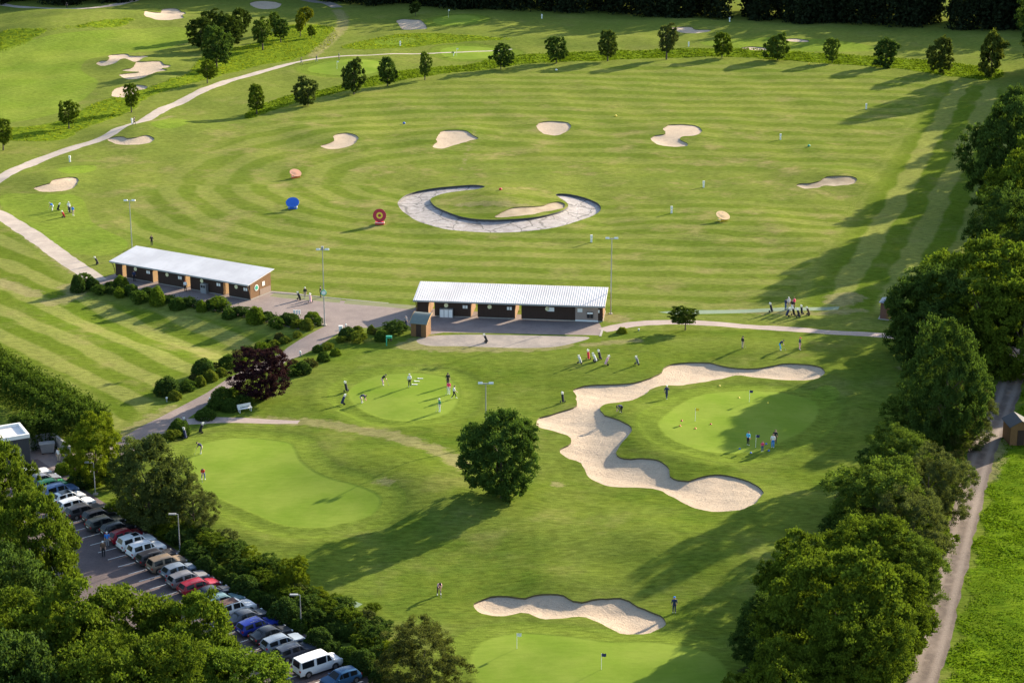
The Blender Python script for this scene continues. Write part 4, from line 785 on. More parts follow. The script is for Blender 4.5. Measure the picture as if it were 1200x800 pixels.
# small timber huts
def kiosk(px0, px1, pyb, hw, name, label, roof='arch', depth=2.0, wmat=M_WOOD, rmat=M_ROOFG, ang=0., base=False):
    a = P(px0, pyb); b = P(px1, pyb); W = (b-a).length; t = empty(name, a, ang); tag(t, label, 'hut')
    w_ = MB(); w_.box((0, 0, 0.02), (W, depth, hw)); w_.build('wall', wmat, t)
    r = MB(); n = 8
    if roof == 'arch':
        pr = [(-.12+(depth+.3)*k/n, hw+.02+1.0*math.sin(math.pi*.5*k/n)) for k in range(n+1)]
        w2 = MB(); w2.add([(x, y_, z_) for x in (0, W) for y_, z_ in [(0, hw)]+[(min(max(a_, 0), depth), b_-.12) for a_, b_ in pr[1:]]+[(depth, hw)]], [tuple(range(n+2)), tuple(range(n+2, 2*n+4))[::-1], (0, n+1, 2*n+3, n+2)]+[(q, q+1, q+n+3, q+n+2) for q in range(n+1)]); w2.build('wall_top', wmat, t)
        for (y_, z_), (y2, z2) in zip(pr[:-1], pr[1:]): r.add([(-.12, y_, z_), (W+.12, y_, z_), (W+.12, y2, z2), (-.12, y2, z2), (-.12, y_, z_-.09), (W+.12, y_, z_-.09), (W+.12, y2, z2-.09), (-.12, y2, z2-.09)], [(0,1,2,3),(4,7,6,5),(0,4,5,1),(1,5,6,2),(0,3,7,4)])
        e = MB(); [e.add([(x, y_, z_-.15), (x+.07, y_, z_-.15), (x+.07, y2, z2-.15), (x, y2, z2-.15), (x, y_, z_+.02), (x+.07, y_, z_+.02), (x+.07, y2, z2+.02), (x, y2, z2+.02)], [(0,3,2,1),(4,5,6,7),(0,1,5,4),(1,2,6,5),(3,0,4,7)]) for x in (-.2, W+.125) for (y_, z_), (y2, z2) in zip(pr[:-1], pr[1:])]; e.build('barge_board', M_PALEWOOD, t)
    elif roof == 'gable':
        for s_ in (0, 1):
            x0, x1 = (-.2, W/2) if s_ == 0 else (W+.2, W/2)
            r.add([(x0, -.2, hw-.05), (x1, -.2, hw+.75), (x1, depth+.2, hw+.75), (x0, depth+.2, hw-.05), (x0, -.2, hw+.03), (x1, -.2, hw+.83), (x1, depth+.2, hw+.83), (x0, depth+.2, hw+.03)], [(0,1,2,3),(4,7,6,5),(0,4,5,1),(3,2,6,7),(0,3,7,4)])
        w2 = MB(); w2.add([(0, 0, hw), (W, 0, hw), (W/2, 0, hw+.74), (0, depth, hw), (W, depth, hw), (W/2, depth, hw+.74)], [(0,1,2),(3,5,4)]); w2.build('gable', wmat, t)
    else: # pyramid
        q = [(-.25,-.25,hw),(W+.25,-.25,hw),(W+.25,depth+.25,hw),(-.25,depth+.25,hw)]; r.add(q+[(W/2, depth/2, hw+.6)], [(0,1,4),(1,2,4),(2,3,4),(3,0,4),(3,2,1,0)])
    r.build('roof', rmat, t)
    d = MB(); d.box((W*.35, -.04, .05), (W*.68, -.004, min(1.9, hw-.15))); d.build('door', M_DARKWOOD if wmat is M_WOOD else M_WOOD, t)
    if base: e = MB(); e.box((-.25, -.25, -.02), (W+.25, depth+.25, .12)); e.build('plinth', M_KERB, t)
    return t
kiosk(481.5, 500.5, 394, 1.95, 'ball_hut', 'small brown timber hut with arched grey green roof before the right shelter', ang=-.30)
kiosk(1031, 1050, 374, 2.5, 'starter_hut', 'brown hut with blue grey roof at the end of the footpath', 'pyramid', 2.4, simple('red_brown_cladding', (.15,.07,.05), .8), M_ROOFB, ang=-.35, base=True)
kiosk(1183, 1206, 522, 2.3, 'wooden_shed', 'wooden shed with dark felt gable roof beside the dirt track', 'gable', 3., M_WOOD, simple('dark_felt', (.07,.07,.075), .9), ang=.05)
# flat roofed building and yard, left edge
def flat_building():
    q = P(36, 543); H_ = 3.3; t = empty('flat_roofed_building', q, .48); tag(t, 'dark clad building with white parapet flat roof at the left edge', 'building')
    w_ = MB(); w_.box((-11, 0, 0), (0, 4.2, H_)); w_.build('wall', M_SLATE, t)
    r = MB(); r.box((-11.0, .0, H_+.002), (-.0, 4.2, H_+.06)); r.build('roof', M_ROOF, t)
    p = MB()
    for a, b in [((-11.1,-.1,H_-.1),(.1,.15,H_+.35)), ((-11.1,4.05,H_-.1),(.1,4.3,H_+.35)), ((-.15,.152,H_-.1),(.1,4.048,H_+.35)), ((-3.4,.152,H_+.06),(-3.2,4.048,H_+.3))]: p.box(a, b)
    p.build('parapet', M_WHITE, t)
    d = MB(); d.box((-1.9,-.03,.02),(-1.,-.002,2.1)); d.build('door', M_GREY, t)
    v = MB(); v.box((-6,1.4,H_+.06),(-5,2.4,H_+.7)); v.build('roof_vent', M_GALV, t)
    for k in range(3):
        d = MB(); d.box((-4.2-k*2,-.03,1.0),(-3.-k*2,-.002,2.1)); d.build('window', M_GLASS, t)
flat_building()
def low_wall(pts, h, th, label):
    C = [P(a, b) for a, b in pts]; m = MB()
    for a, b in zip(C[:-1], C[1:]):
        d = (b-a).normalized(); s_ = Vector((-d.y, d.x, 0))*th/2; vs = [a-s_, a+s_, b+s_, b-s_]; m.add([v for v in vs]+[v+Vector((0, 0, h)) for v in vs], [(0,1,2,3),(4,7,6,5),(0,4,5,1),(1,5,6,2),(2,6,7,3),(3,7,4,0)])
    o = m.build('yard_wall', M_CONC); tag(o, label, 'wall')
low_wall([(36,528),(62,523)], 1.8, .25, 'concrete wall at the back of the service yard')
low_wall([(62.5,523),(83,540)], 1.8, .25, 'concrete wall on the right side of the service yard')
def skip():
    q = P(58, 527); t = empty('waste_container', q+Vector((0, -1.0, 0)), .3); tag(t, 'grey metal waste container against the yard wall', 'container')
    b = MB(); b.add([(-.7,-.4,.15),(.7,-.4,.15),(.7,.4,.15),(-.7,.4,.15),(-.85,-.5,1.2),(.85,-.5,1.2),(.85,.5,1.2),(-.85,.5,1.2)], [(0,3,2,1),(0,1,5,4),(1,2,6,5),(2,3,7,6),(3,0,4,7)]); b.build('bin_body', M_GALV, t)
    l = MB(); l.box((-.9,-.55,1.205),(.9,.55,1.29)); l.build('lid', M_GREY, t)
    w_ = MB(); [w_.tube([(x,y-.03,.08),(x,y+.03,.08)], .08, 8) for x in (-.55,.55) for y in (-.3,.3)]; w_.build('castor', M_BLACK, t)
skip()
# ------------------------------------------------------------------ light masts
def mast(px, py, hp, heads, label, group, r=.09, small=False, clock=False, azim=0.):
    p = P(px, py); h = hp*mpp(p)/.955; t = empty('light_mast' if not small else 'street_lamp', p, azim); tag(t, label, 'lamp post', group)
    b = MB(); b.tube([(0,0,-.1),(0,0,h*.5),(0,0,h)], [r, r*.8, r*.6], 10); b.build('pole', M_GALV, t)
    b = MB(); b.box((-.25,-.25,-.05),(.25,.25,.12)); b.build('base_plate', M_KERB, t)
    if small:
        b = MB(); b.tube([(0,0,h),(-.25,0,h+.03)], .035, 6); b.box((-.95,-.14,h-.02),(-.2,.14,h+.09)); b.build('lamp_head', M_GREY, t)
    else:
        b = MB(); b.box((-heads*.45,-.05,h-.06),(heads*.45,.05,h+.06)); b.build('cross_arm', M_GALV, t)
        for k in range(heads):
            x = (k-(heads-1)/2)*1.25; f = MB(); M_ = Matrix.Translation((x, .12, h+.05)) @ Matrix.Rotation(math.radians(-25), 4, 'X')
            f.box((-.27,-.16,-.12),(.27,.2,.12), 0, M_); f.box((-.24,.202,-.10),(.24,.22,.10), 1, M_); f.build('floodlight', [M_WHITE, M_GREY], t)
    if clock:
        c = MB(); c.tube([(0,-.16,h*.44),(0,-.24,h*.44)], .42, 20); c.build('clock_case', M_TEAL, t); c2 = MB(); c2.tube([(0,-.245,h*.44),(0,-.255,h*.44)], .30, 20); c2.build('clock_face', M_WHITE, t)
        f = MB(); f.box((-.18,-.15,h+.06),(.18,.15,h+.5)); f.build('camera_box', M_GREY, t)
G1 = 'floodlight masts of the driving range'
mast(155, 292.5, 56, 2, 'floodlight mast behind the left shelter', G1); mast(380.5, 381, 87, 2, 'floodlight mast with a clock on the paved square', G1, clock=True); mast(715.7, 368, 87, 2, 'floodlight mast at the right end of the right shelter', G1); mast(569.5, 515, 66, 2, 'floodlight mast rising behind the large round tree', G1)
G2 = 'grey lamps of the car park'
mast(211, 647, 46, 1, 'grey lamp post below the willow beside the car park', G2, .07, True); mast(353, 739, 44, 1, 'grey lamp post nearest the white van', G2, .07, True); mast(112, 579, 38, 1, 'grey lamp post above the black cars under the willow', G2, .07, True)
# ------------------------------------------------------------------ targets and markers
FIELD_DONE = True
def target(px, py, d, tilt, face, ring, centre, label, basem, az=0.):
    p = P(px, py); t = empty('target_board', p, az); tag(t, label, 'target', 'round target boards on the range')
    Mx = Matrix.Translation((0, 0, .45+d/2*math.cos(math.radians(tilt)))) @ Matrix.Rotation(math.radians(90-tilt), 4, 'X')
    def disc(r, z0, z1, m, nm, ring_in=0.):
        b = MB(); n = 28; vs = [Mx @ Vector((math.cos(2*math.pi*k/n)*r, math.sin(2*math.pi*k/n)*r, z)) for z in (z0, z1) for k in range(n)]
        b.add(vs, [tuple(range(n))[::-1], tuple(range(n, 2*n))]+[(k, (k+1) % n, n+(k+1) % n, n+k) for k in range(n)]); b.build(nm, m, t)
    disc(d/2, -.05, .05, face, 'board'); disc(d*.24, .052, .075, ring, 'ring'); disc(d*.12, .077, .10, centre, 'bullseye')
    b = MB(); b.box((-.75,-.35,.0),(.75,.35,.45)); b.build('weight_box', basem, t); b = MB(); b.box((-.78,-.37,.30),(.78,.37,.40)); b.build('band', M_WHITE, t)
    b = MB(); b.tube([(-.4,.25,.4),(-.4,.12+d*.2,.4+d*.4)], .05, 6); b.tube([(.4,.25,.4),(.4,.12+d*.2,.4+d*.4)], .05, 6); b.build('strut', M_GREY, t)
target(445, 263, 2.25, 12, M_MAROON, M_YEL, M_MAROON, 'maroon round target with yellow ring left of the stone basin', M_RED)
target(343, 244.5, 2.3, 55, M_BLUE, M_BLUE, M_BLUE, 'blue round target tilted back on the range', M_BLUE)
target(346.5, 208.5, 2.2, 62, M_PEACH, M_PEACH, M_PEACH, 'faded orange round target farthest on the range', M_ORANGE, .55)
target(847, 259, 2.4, 65, M_SANDB, M_SANDB, M_SANDB, 'sandy yellow round target on the right half of the range', M_YEL, .55)
for px, py, lab in [(824.5,220,'white yardage post right of the middle of the range'),(787,250,'white yardage post below left of another, before the yellow target'),(693,284,'white yardage post just behind the right shelter'),(914.5,164,'white yardage post beside the shaded right bunker'),(1015,128,'white yardage post in the tree shadow at the far right'),(82,190,'white tee sign beside the gravel path at left'),(155,146,'white sign at the path beside two walkers'),(469,54,'white tee marker board near the far flag'),(807,55,'white sign beyond the row of trees'),(855,26,'white sign near the far wood edge'),(635,22,'pale sign on the far green rise')]:
    p = P(px, py); o = MB(); o.box((-.16,-.08,-.05),(.16,.08,.62)); o.box((-.19,-.1,.72),(.19,.1,1.25)); o.box((-.05,-.05,.6),(.05,.05,.75)); tag(o.build('distance_post', M_WHITE), lab, 'marker post', 'white posts and signs on the course').location = p
for px, py, m, lab in [(721.5,137,M_YEL,'tiny yellow marker disc on the far range'),(473.5,145.5,M_BLUE,'tiny blue marker disc on the far range'),(948,172,M_TEAL,'tiny green marker disc at the right of the range'),(586.5,223,M_RED,'small red marker on the island of the basin'),(948,76,M_YEL,'yellow ball marker below the far trees'),(652,83,M_WHITE,'white ball marker below the far trees'),(671,456,M_BLACK,'unused')][:6]:
    p = P(px, py); o = MB(); o.ball((0,0,.22), .30, 0, 10, 6, (1,1,.75)); o.tube([(0,0,-.1),(0,0,.1)], .12, 8); tag(o.build('range_marker', m), lab, 'marker', 'coloured range markers').location = p
def flag(px, py, hp, m, label, num=False):
    p = P(px, py); h = min(2.4, hp*mpp(p)/.955); t = empty('golf_flag', p); tag(t, label, 'flag', 'flags on the greens')
    b = MB(); b.tube([(0,0,-.1),(0,0,h)], .022, 6); b.build('pole', M_WHITE, t)
    n = 6; b = MB(); vs = [(.02+.40*k/n, .05*math.sin(k*1.3), z) for z in (h-.02, h-.34) for k in range(n+1)]; b.add(vs, [(k, k+1, n+2+k, n+1+k) for k in range(n)]); b.build('cloth', m, t)
M_DBLUE = simple('navy_cloth', (.02,.03,.12), .8)
flag(814.7, 493, 15, M_YEL, 'yellow flag on the practice green inside the big bunker'); flag(878, 471, 14, M_DBLUE, 'dark blue flag at the back of the green inside the big bunker'); flag(885.5, 524, 15, M_DBLUE, 'dark flag between the golfers in the shade'); flag(605.7, 759.5, 19, M_WHITE, 'white flag at the left of the bottom green'); flag(704.7, 784, 20, M_DBLUE, 'blue and white flag in the middle of the bottom green')
flag(395.3-.0, 80, 9, M_WHITE, 'white flag on the far left green beyond the trees') if False else flag(395, 81, 9, M_WHITE, 'white flag on the small green below the path walkers'); flag(535.2, 66, 9, M_WHITE, 'white flag on the small green beside the far golfer'); flag(525.5, 21, 9, M_WHITE, 'white flag on the farthest green'); 
for (x_, y_), lab in [((751,443.5),'farthest white marker bar on the putting green'),((747,446.7),'middle white marker bar on the putting green'),((744.5,450.5),'nearest white marker bar on the putting green')]:
    p = P(x_-262, y_); o = MB(); o.box((-.0,-.07,0),(.75,.07,.05)); o.box((.05,-.10,.05),(.15,.10,.08)); tag(o.build('practice_bar', M_WHITE), lab, 'practice aid', 'white bars on the putting green').location = p
# ball baskets and markers on the shaded green
for px, py, m, lab in [(867,526,M_BLUE,'blue ball marker left of the golfers in the shade'),(880,530.5,M_BLUE,'blue ball marker before the dark flag'),(901,528,M_BLUE,'blue ball marker before the two golfers'),(898,520,M_BLUE,'blue ball marker beside the pink golfer'),(799,493,M_RED,'red marker left of the yellow flag'),(833,497,M_RED,'red marker right of the yellow flag'),(797,499,M_ORANGE,'orange marker left of the yellow flag'),(815,502,M_ORANGE,'orange marker below the yellow flag'),(843,452,M_YEL,'yellow marker beyond the green collar'),(866,466,M_YEL,'yellow marker left of the rear blue flag'),(900,472,M_YEL,'yellow marker right of the rear blue flag')]:
    p = P(px, py); o = MB(); o.tube([(0,0,0),(0,0,.14)], [.14,.05], 8); tag(o.build('cone_marker', m), lab, 'marker', 'small cone markers on the green').location = p
# ------------------------------------------------------------------ street furniture
def bench():
    p = P(287, 482); t = empty('garden_bench', p, .55); tag(t, 'white bench beside the purple tree', 'bench')
    b = MB(); [b.box((-.9, -.25+.13*k, .43), (.9, -.15+.13*k, .47)) for k in range(4)]; b.build('seat', M_WHITE, t)
    b = MB(); [b.box((-.9, .26, .55+.14*k), (.9, .30, .66+.14*k)) for k in range(3)]; b.build('backrest', M_WHITE, t)
    for x in (-.75, .75):
        b = MB(); b.box((x-.04,-.25,0),(x+.04,-.18,.43)); b.box((x-.04,.22,0),(x+.04,.29,.55)); b.build('leg', M_WHITE, t)
        b = MB(); b.box((x-.04,-.25,.62),(x+.04,.25,.67)); b.box((x-.04,-.25,.47),(x+.04,-.2,.62)); b.build('armrest', M_WHITE, t)
bench()
def bollard(px, py, hp, label, box=False):
    p = P(px, py); h = hp*mpp(p)/.955; b = MB()
    if box: b.box((-.25,-.15,0),(.25,.15,h)); b.box((-.29,-.19,h),(.29,.19,h+.06)); b.box((-.2,-.17,h*.5),(.2,-.152,h*.85))
    else: b.tube([(0,0,-.1),(0,0,h*.7)], .09, 10, 1); b.tube([(0,0,h*.7),(0,0,h*.95),(0,0,h)], [.13,.13,.05], 12, 0)
    o = b.build('bollard' if not box else 'sign_box', [M_WHITE, M_GREY]); o.location = p; tag(o, label, 'bollard' if not box else 'sign')
bollard(195.5, 471, 6, 'short white bollard by the dark bush on the lawn corner'); bollard(399.5, 391, 9, 'white sign box where the road leaves the paved square', True); bollard(352, 418, 7, 'grey and white bollard on the road edge half way up'); bollard(405.5, 384.5, 5, 'white capped bollard beside the sign box'); bollard(246, 470.5, 5, 'grey bollard on the green side road edge by the bushes'); bollard(748.5, 388, 3, 'small pale box on the grass by the sapling')
def club_stand():
    p = P(453, 405); t = empty('ball_washer', p); tag(t, 'green ball washer stand on the grass by the brown hut', 'ball washer')
    b = MB(); b.tube([(0,0,-.1),(0,0,1.1)], .07, 8); b.build('post', M_TEAL, t); b = MB(); b.box((-.05,-.15,1.1),(.75,.2,1.4)); b.build('tank', M_TEAL, t); b = MB(); b.tube([(.62,0,1.1),(.62,0,.7)], [.16,.10], 10); b.build('bucket', M_BLACK, t)
club_stand()
o = MB(); 
for k in range(3): o.box((-.5+k*.36,-.04,.35),(-.2+k*.36,.04,1.0)); o.tube([(-.35+k*.36,0,-.05),(-.35+k*.36,0,.35)], .03, 6)
o = o.build('notice_stand', M_WHITE); o.location = P(348, 371); tag(o, 'low stand of small white boards behind the bushes on the square', 'notice board')
# ------------------------------------------------------------------ people
J = {}  # poses: named joints, facing -Y (towards the camera)
def pose(kind):
    if kind == 'stand': return dict(pel=(0,0,.93), che=(0,-.01,1.28), nek=(0,-.01,1.48), hed=(0,-.03,1.60), top=(0,-.03,1.72), ls=(.19,0,1.41), rs=(-.19,0,1.41), le=(.25,.02,1.12), re=(-.25,.02,1.12), lh=(.24,-.10,.88), rh=(-.24,-.10,.88), lk=(.10,-.02,.50), rk=(-.10,-.02,.50), la=(.11,.02,.09), ra=(-.11,.02,.09))
    if kind == 'walk': return dict(pel=(0,0,.92), che=(0,-.04,1.27), nek=(0,-.06,1.47), hed=(0,-.09,1.59), top=(0,-.09,1.71), ls=(.19,-.03,1.40), rs=(-.19,-.06,1.40), le=(.25,.12,1.14), re=(-.25,-.18,1.14), lh=(.24,.10,.90), rh=(-.22,-.36,.98), lk=(.10,-.20,.52), rk=(-.10,.06,.50), la=(.10,-.26,.10), ra=(-.10,.36,.14))
    if kind == 'putt': return dict(pel=(0,.14,.86), che=(0,-.08,1.14), nek=(0,-.26,1.28), hed=(0,-.36,1.33), top=(0,-.43,1.40), ls=(.18,-.20,1.24), rs=(-.18,-.20,1.24), le=(.16,-.30,.98), re=(-.16,-.30,.98), lh=(.03,-.42,.80), rh=(-.03,-.42,.74), lk=(.15,-.02,.47), rk=(-.15,-.02,.47), la=(.17,.04,.09), ra=(-.17,.04,.09))
    if kind == 'bend': return dict(pel=(0,.22,.88), che=(0,-.10,1.02), nek=(0,-.36,1.00), hed=(0,-.46,.96), top=(0,-.56,.93), ls=(.17,-.28,.96), rs=(-.17,-.28,.96), le=(.17,-.36,.70), re=(-.17,-.36,.70), lh=(.08,-.46,.46), rh=(-.08,-.46,.42), lk=(.15,.02,.47), rk=(-.15,.02,.47), la=(.17,.06,.09), ra=(-.17,.06,.09))
PM = {}
def person_mesh(kind):
    if kind in PM: return PM[kind]
    j = pose(kind); names = ['pel','che','nek','hed','top','ls','rs','le','re','lh','rh','lk','rk','la','ra']; V = [Vector(j[n]) for n in names]; rad = dict(pel=.15,che=.155,nek=.062,hed=.10,top=.072,ls=.078,rs=.078,le=.05,re=.05,lh=.042,rh=.042,lk=.072,rk=.072,la=.05,ra=.05)
    I = {n: i for i, n in enumerate(names)}; E = [('pel','che'),('che','nek'),('nek','hed'),('hed','top'),('che','ls'),('che','rs'),('ls','le'),('rs','re'),('le','lh'),('re','rh'),('lk','la'),('rk','ra')]
    R = [rad[n] for n in names]; 
    def extra(co, r_): V.append(Vector(co)); R.append(r_); return len(V)-1
    lhip = extra(V[0]+Vector((.09,0,-.06)), .105); rhip = extra(V[0]+Vector((-.09,0,-.06)), .105)
    EE = [(I[a], I[b]) for a, b in E]+[(0, lhip), (0, rhip), (lhip, I['lk']), (rhip, I['rk'])]
    for s_, n_ in ((1,'la'),(-1,'ra')):
        f = extra(V[I[n_]]+Vector((.02*s_,-.17,-.04)), .042); EE.append((I[n_], f))
    for n_, e_ in (('lh','le'),('rh','re')):
        d = (V[I[n_]]-V[I[e_]]).normalized(); pc = extra(V[I[n_]]+d*.07, .038); EE.append((I[n_], pc)); f = extra(V[I[n_]]+d*.15, .022); EE.append((pc, f))
    me = bpy.data.meshes.new('body'); me.from_pydata(V, EE, []); o = bpy.data.objects.new('tmp', me); COL.objects.link(o)
    sk = o.modifiers.new('s', 'SKIN'); 
    for i, r_ in enumerate(R): me.skin_vertices[0].data[i].radius = (r_, r_)
    me.skin_vertices[0].data[0].use_root = True
    o.modifiers.new('u', 'SUBSURF').levels = 1
    dg = bpy.context.evaluated_depsgraph_get(); dg.update(); em = bpy.data.meshes.new_from_object(o.evaluated_get(dg)); bpy.data.objects.remove(o)
    em.materials.clear()
    for m in (M_SKIN, M_CLOTH, M_CLOTH, M_CLOTH): em.materials.append(m)
    hd = V[I['hed']]; nk = V[I['nek']]
    for p in em.polygons:
        c = p.center; p.use_smooth = True
        if (c-hd).length < .17 and (c-nk).length > .06: k = 0
        else:
            dl = min((c-V[I['lh']]).length, (c-V[I['rh']]).length, (c-V[I['lh']].lerp(V[I['le']], .45)).length, (c-V[I['rh']].lerp(V[I['re']], .45)).length)
            if dl < .12 and (c-V[0]).length > .16: k = 0
            elif min((c-V[I['la']]).length, (c-V[I['ra']]).length) < .16 and c.z < .2: k = 3
            else:
                dleg = min((c-V[0]).length-.03, min(geometry.intersect_point_line(c, V[a], V[b])[0].__sub__(c).length if 0 <= geometry.intersect_point_line(c, V[a], V[b])[1] <= 1 else 9 for a, b in ((lhip, I['lk']), (rhip, I['rk']), (I['lk'], I['la']), (I['rk'], I['ra']))))
                dtor = min((c-V[1]).length-.07, (c-V[0].lerp(V[1], .5)).length-.02, min((c-V[I[q]]).length for q in ('ls','rs','le','re')))
                k = 2 if dleg < dtor else 1
        p.material_index = k
    PM[kind] = (em, V, I); return PM[kind]
M_SKIN = simple('skin', (.48,.29,.20), .6, var=.05)
def cloth_mat(name, c): return simple(name, c, .85, var=.12, scale=8)
M_CLOTH = cloth_mat('cloth', (.1,.1,.1)); CM = {}
CC = dict(white=(.72,.72,.72), black=(.015,.015,.02), navy=(.02,.03,.09), blue=(.03,.20,.65), sky=(.10,.45,.75), pink=(.80,.05,.16), red=(.60,.03,.04), grey=(.25,.26,.28), khaki=(.42,.36,.26), green=(.06,.28,.15), brown=(.12,.07,.04), rose=(.75,.42,.45), jeans=(.06,.12,.26))
def cm(n):
    if n not in CM: CM[n] = cloth_mat(n+'_cloth', CC[n])
    return CM[n]
def person(px, py, kind, face, shirt, legs, label, hat='black', shoes='white', hp=None, club=False, sc=1.):
    em, V, I = person_mesh(kind); p = P(px, py); t = empty('person', p, math.radians(face)); t.scale = (sc, sc, sc); tag(t, label, 'person')
    b = bpy.data.objects.new('body', em); COL.objects.link(b); b.parent = t
    for i, m in ((1, shirt), (2, legs), (3, shoes)): b.material_slots[i].link = 'OBJECT'; b.material_slots[i].material = cm(m)
    hd = V[I['hed']]; d = (V[I['top']]-hd).normalized(); fw = Vector((0,-1,0)); fw = (fw-d*fw.dot(d)).normalized(); sd_ = d.cross(fw)
    f = MB(); c0 = hd+d*.03
    f.ball(c0+fw*.105, .018, 0, 6, 4); [f.ball(c0+sd_*s_*.10, .025, 0, 6, 4) for s_ in (-1, 1)]; f.build('face_features', M_SKIN, t, True)
    e = MB(); [e.ball(c0+fw*.093+sd_*s_*.035+d*.02, .010, 0, 6, 4) for s_ in (-1, 1)]; e.build('eyes', M_BLACK, t)
    c = MB(); Q = Matrix((sd_, fw, d)).transposed(); vs = []; n = 12
    for kk, (rr, zz) in enumerate(((.118,.045),(.112,.085),(.08,.125),(.02,.14))): vs += [hd+Q @ Vector((math.cos(6.2832*q/n)*rr, math.sin(6.2832*q/n)*rr, zz)) for q in range(n)]
    c.add(vs, [(k_*n+q, k_*n+(q+1) % n, (k_+1)*n+(q+1) % n, (k_+1)*n+q) for k_ in range(3) for q in range(n)]+[tuple(range(3*n, 4*n))])
    if hat != 'hair': c.add([hd+Q @ Vector(v) for v in ((-.07,.10,.05),(.07,.10,.05),(.06,.20,.035),(-.06,.20,.035),(-.07,.10,.06),(.07,.10,.06),(.06,.20,.045),(-.06,.20,.045))], [(0,3,2,1),(4,5,6,7),(0,1,5,4),(1,2,6,5),(2,3,7,6),(3,0,4,7)])
    c.build('cap' if hat != 'hair' else 'hair', cm(hat if hat != 'hair' else 'brown'), t)
    if club:
        g = empty('golf_club', p, math.radians(face)); g.scale = t.scale; h = V[I['rh']]; tag(g, 'club held by '+' '.join(label.split()[:12]), 'golf club')
        s_ = MB(); tip = Vector((h.x, h.y-.28, .03)); s_.tube([h+(h-tip)*.12, tip], .012, 6); s_.build('shaft', M_GALV, g); s_ = MB(); s_.box(tip-Vector((.06,.02,.03)), tip+Vector((.06,.02,.02))); s_.build('club_head', M_GREY, g)
    return t
PE = [(449,451.5,'putt',100,'black','rose','golfer in black bending at the back left of the putting green','black','white',True),(480,453.5,'stand',200,'white','black','golfer in white shirt and dark trousers by the white bars','white','white',False),
 (424.5,472,'bend',80,'navy','khaki','golfer stooping far over at the left of the putting green','black','white',False),(525,452,'stand',10,'black','black','golfer in black at the right rim of the putting green','black','black',False),(526,462,'stand',-20,'pink','white','golfer in pink shirt and white trousers on the putting green','black','white',True),
 (532,467,'walk',90,'white','black','golfer in white top walking on the right rim of the putting green','hair','white',False),(515.3,482.5,'stand',-60,'green','white','golfer in green vest standing lowest on the putting green','white','white',True),
 (235.5,531.5,'putt',-80,'navy','khaki','golfer in navy top putting near the golf bags on the left green','black','white',True),(238.5,562,'putt',0,'red','jeans','golfer in red shirt putting on the left green','hair','white',True),
 (514.5,697,'putt',20,'rose','brown','golfer stooping alone on the fairway above the lower bunker','black','white',True),(790,718.5,'stand',180,'navy','navy','golfer in dark clothes standing right of the lower bunker','blue','white',False),
 (781,467.5,'walk',160,'navy','navy','golfer in navy walking at the left of the green inside the big bunker','white','white',False),(727,484.5,'bend',-60,'navy','black','golfer crouching on the bank above the big bunker','black','white',False),
 (876.5,522,'stand',140,'sky','black','golfer in sky blue shirt left of the dark flag','hair','white',False),(893.3,529.5,'stand',190,'pink','jeans','child in pink top right of the dark flag','hair','white',False),(905.5,525,'stand',170,'white','blue','golfer in white shirt and blue trousers in the shade','hair','white',False),(908.2,520,'stand',170,'black','black','golfer in black behind the one in blue trousers','hair','black',False),
 (870,408.5,'stand',120,'black','khaki','left golfer of the three practising beyond the big bunker','black','black',True),(914.5,410.5,'putt',90,'navy','sky','middle golfer in pale blue trousers beyond the big bunker','black','white',True),(937,410,'stand',100,'navy','rose','right golfer with red cap beyond the big bunker','red','white',False),
 (920.5,363.5,'stand',120,'navy','jeans','golfer in jeans at the left of the group on the teal mat','black','black',False),(924,362,'stand',200,'white','khaki','golfer in white in the middle of the group on the teal mat','white','black',False),(928,364.8,'stand',150,'black','white','golfer in dark top and white trousers of the group on the teal mat','hair','white',False),(930.3,362,'stand',220,'pink','black','golfer in reddish top at the right of the group on the teal mat','hair','black',False),
 (61.5,247,'putt',-90,'blue','white','golfer in blue top bending at the left of the tee group','white','white',True),(81,248,'stand',180,'white','navy','golfer in white cap of the left tee group','white','white',False),(85.8,253,'stand',150,'blue','khaki','golfer in blue at the right of the left tee group','hair','white',False),
 (357.7,350,'stand',200,'black','khaki','golfer in black standing before the turf strip with two bags','white','white',False),(375.7,348.5,'stand',90,'black','black','golfer swinging beside the clock mast','black','black',True),
 (475.5,384,'stand',30,'grey','navy','person beside the arched roof hut','grey','black',False),(217.5,342,'stand',180,'white','black','person with red hair band before the left shelter wall','red','black',False),(157.5,330,'stand',180,'navy','black','person in navy in the first bay opening of the left shelter','black','black',False),(196,344,'stand',0,'blue','black','unused','hair','black',False),
 (69.3,541.5,'stand',0,'white','khaki','person in white in the service yard','hair','black',False),(126.2,641,'stand',10,'blue','grey','person in bright blue top behind the red car','white','black',False),(121.5,652,'stand',10,'brown','black','person in brown top walking in the car park','white','black',False),
 (157.3,147,'walk',60,'black','black','person in black walking on the gravel path at left','black','black',False),(353,75.5,'walk',90,'black','grey','left walker of the three on the far path','black','black',False),(371,73,'walk',90,'navy','grey','middle walker of the three on the far path','black','black',False),(397.3,70.5,'stand',90,'navy','navy','right walker of the three on the far path','black','black',False),
 (531.5,66,'bend',-90,'navy','white','golfer bending beside the flag on the small far green','white','white',False),(116,110,'stand',0,'black','black','unused2','black','black',False),(178,288,'stand',180,'black','black','dark clad person seen above the left shelter roof','black','black',False),(78.5,9.6,'stand',0,'black','black','tiny dark figure on the far left path','black','black',False),(115,310,'stand',0,'grey','black','unused3','black','black',False)]
for e in PE:
    if e[6].startswith('unused'): continue
    person(e[0], e[1], e[2], e[3], e[4], e[5], e[6], e[7], e[8], club=e[9], sc=.78 if 'child' in e[6] else 1.02)
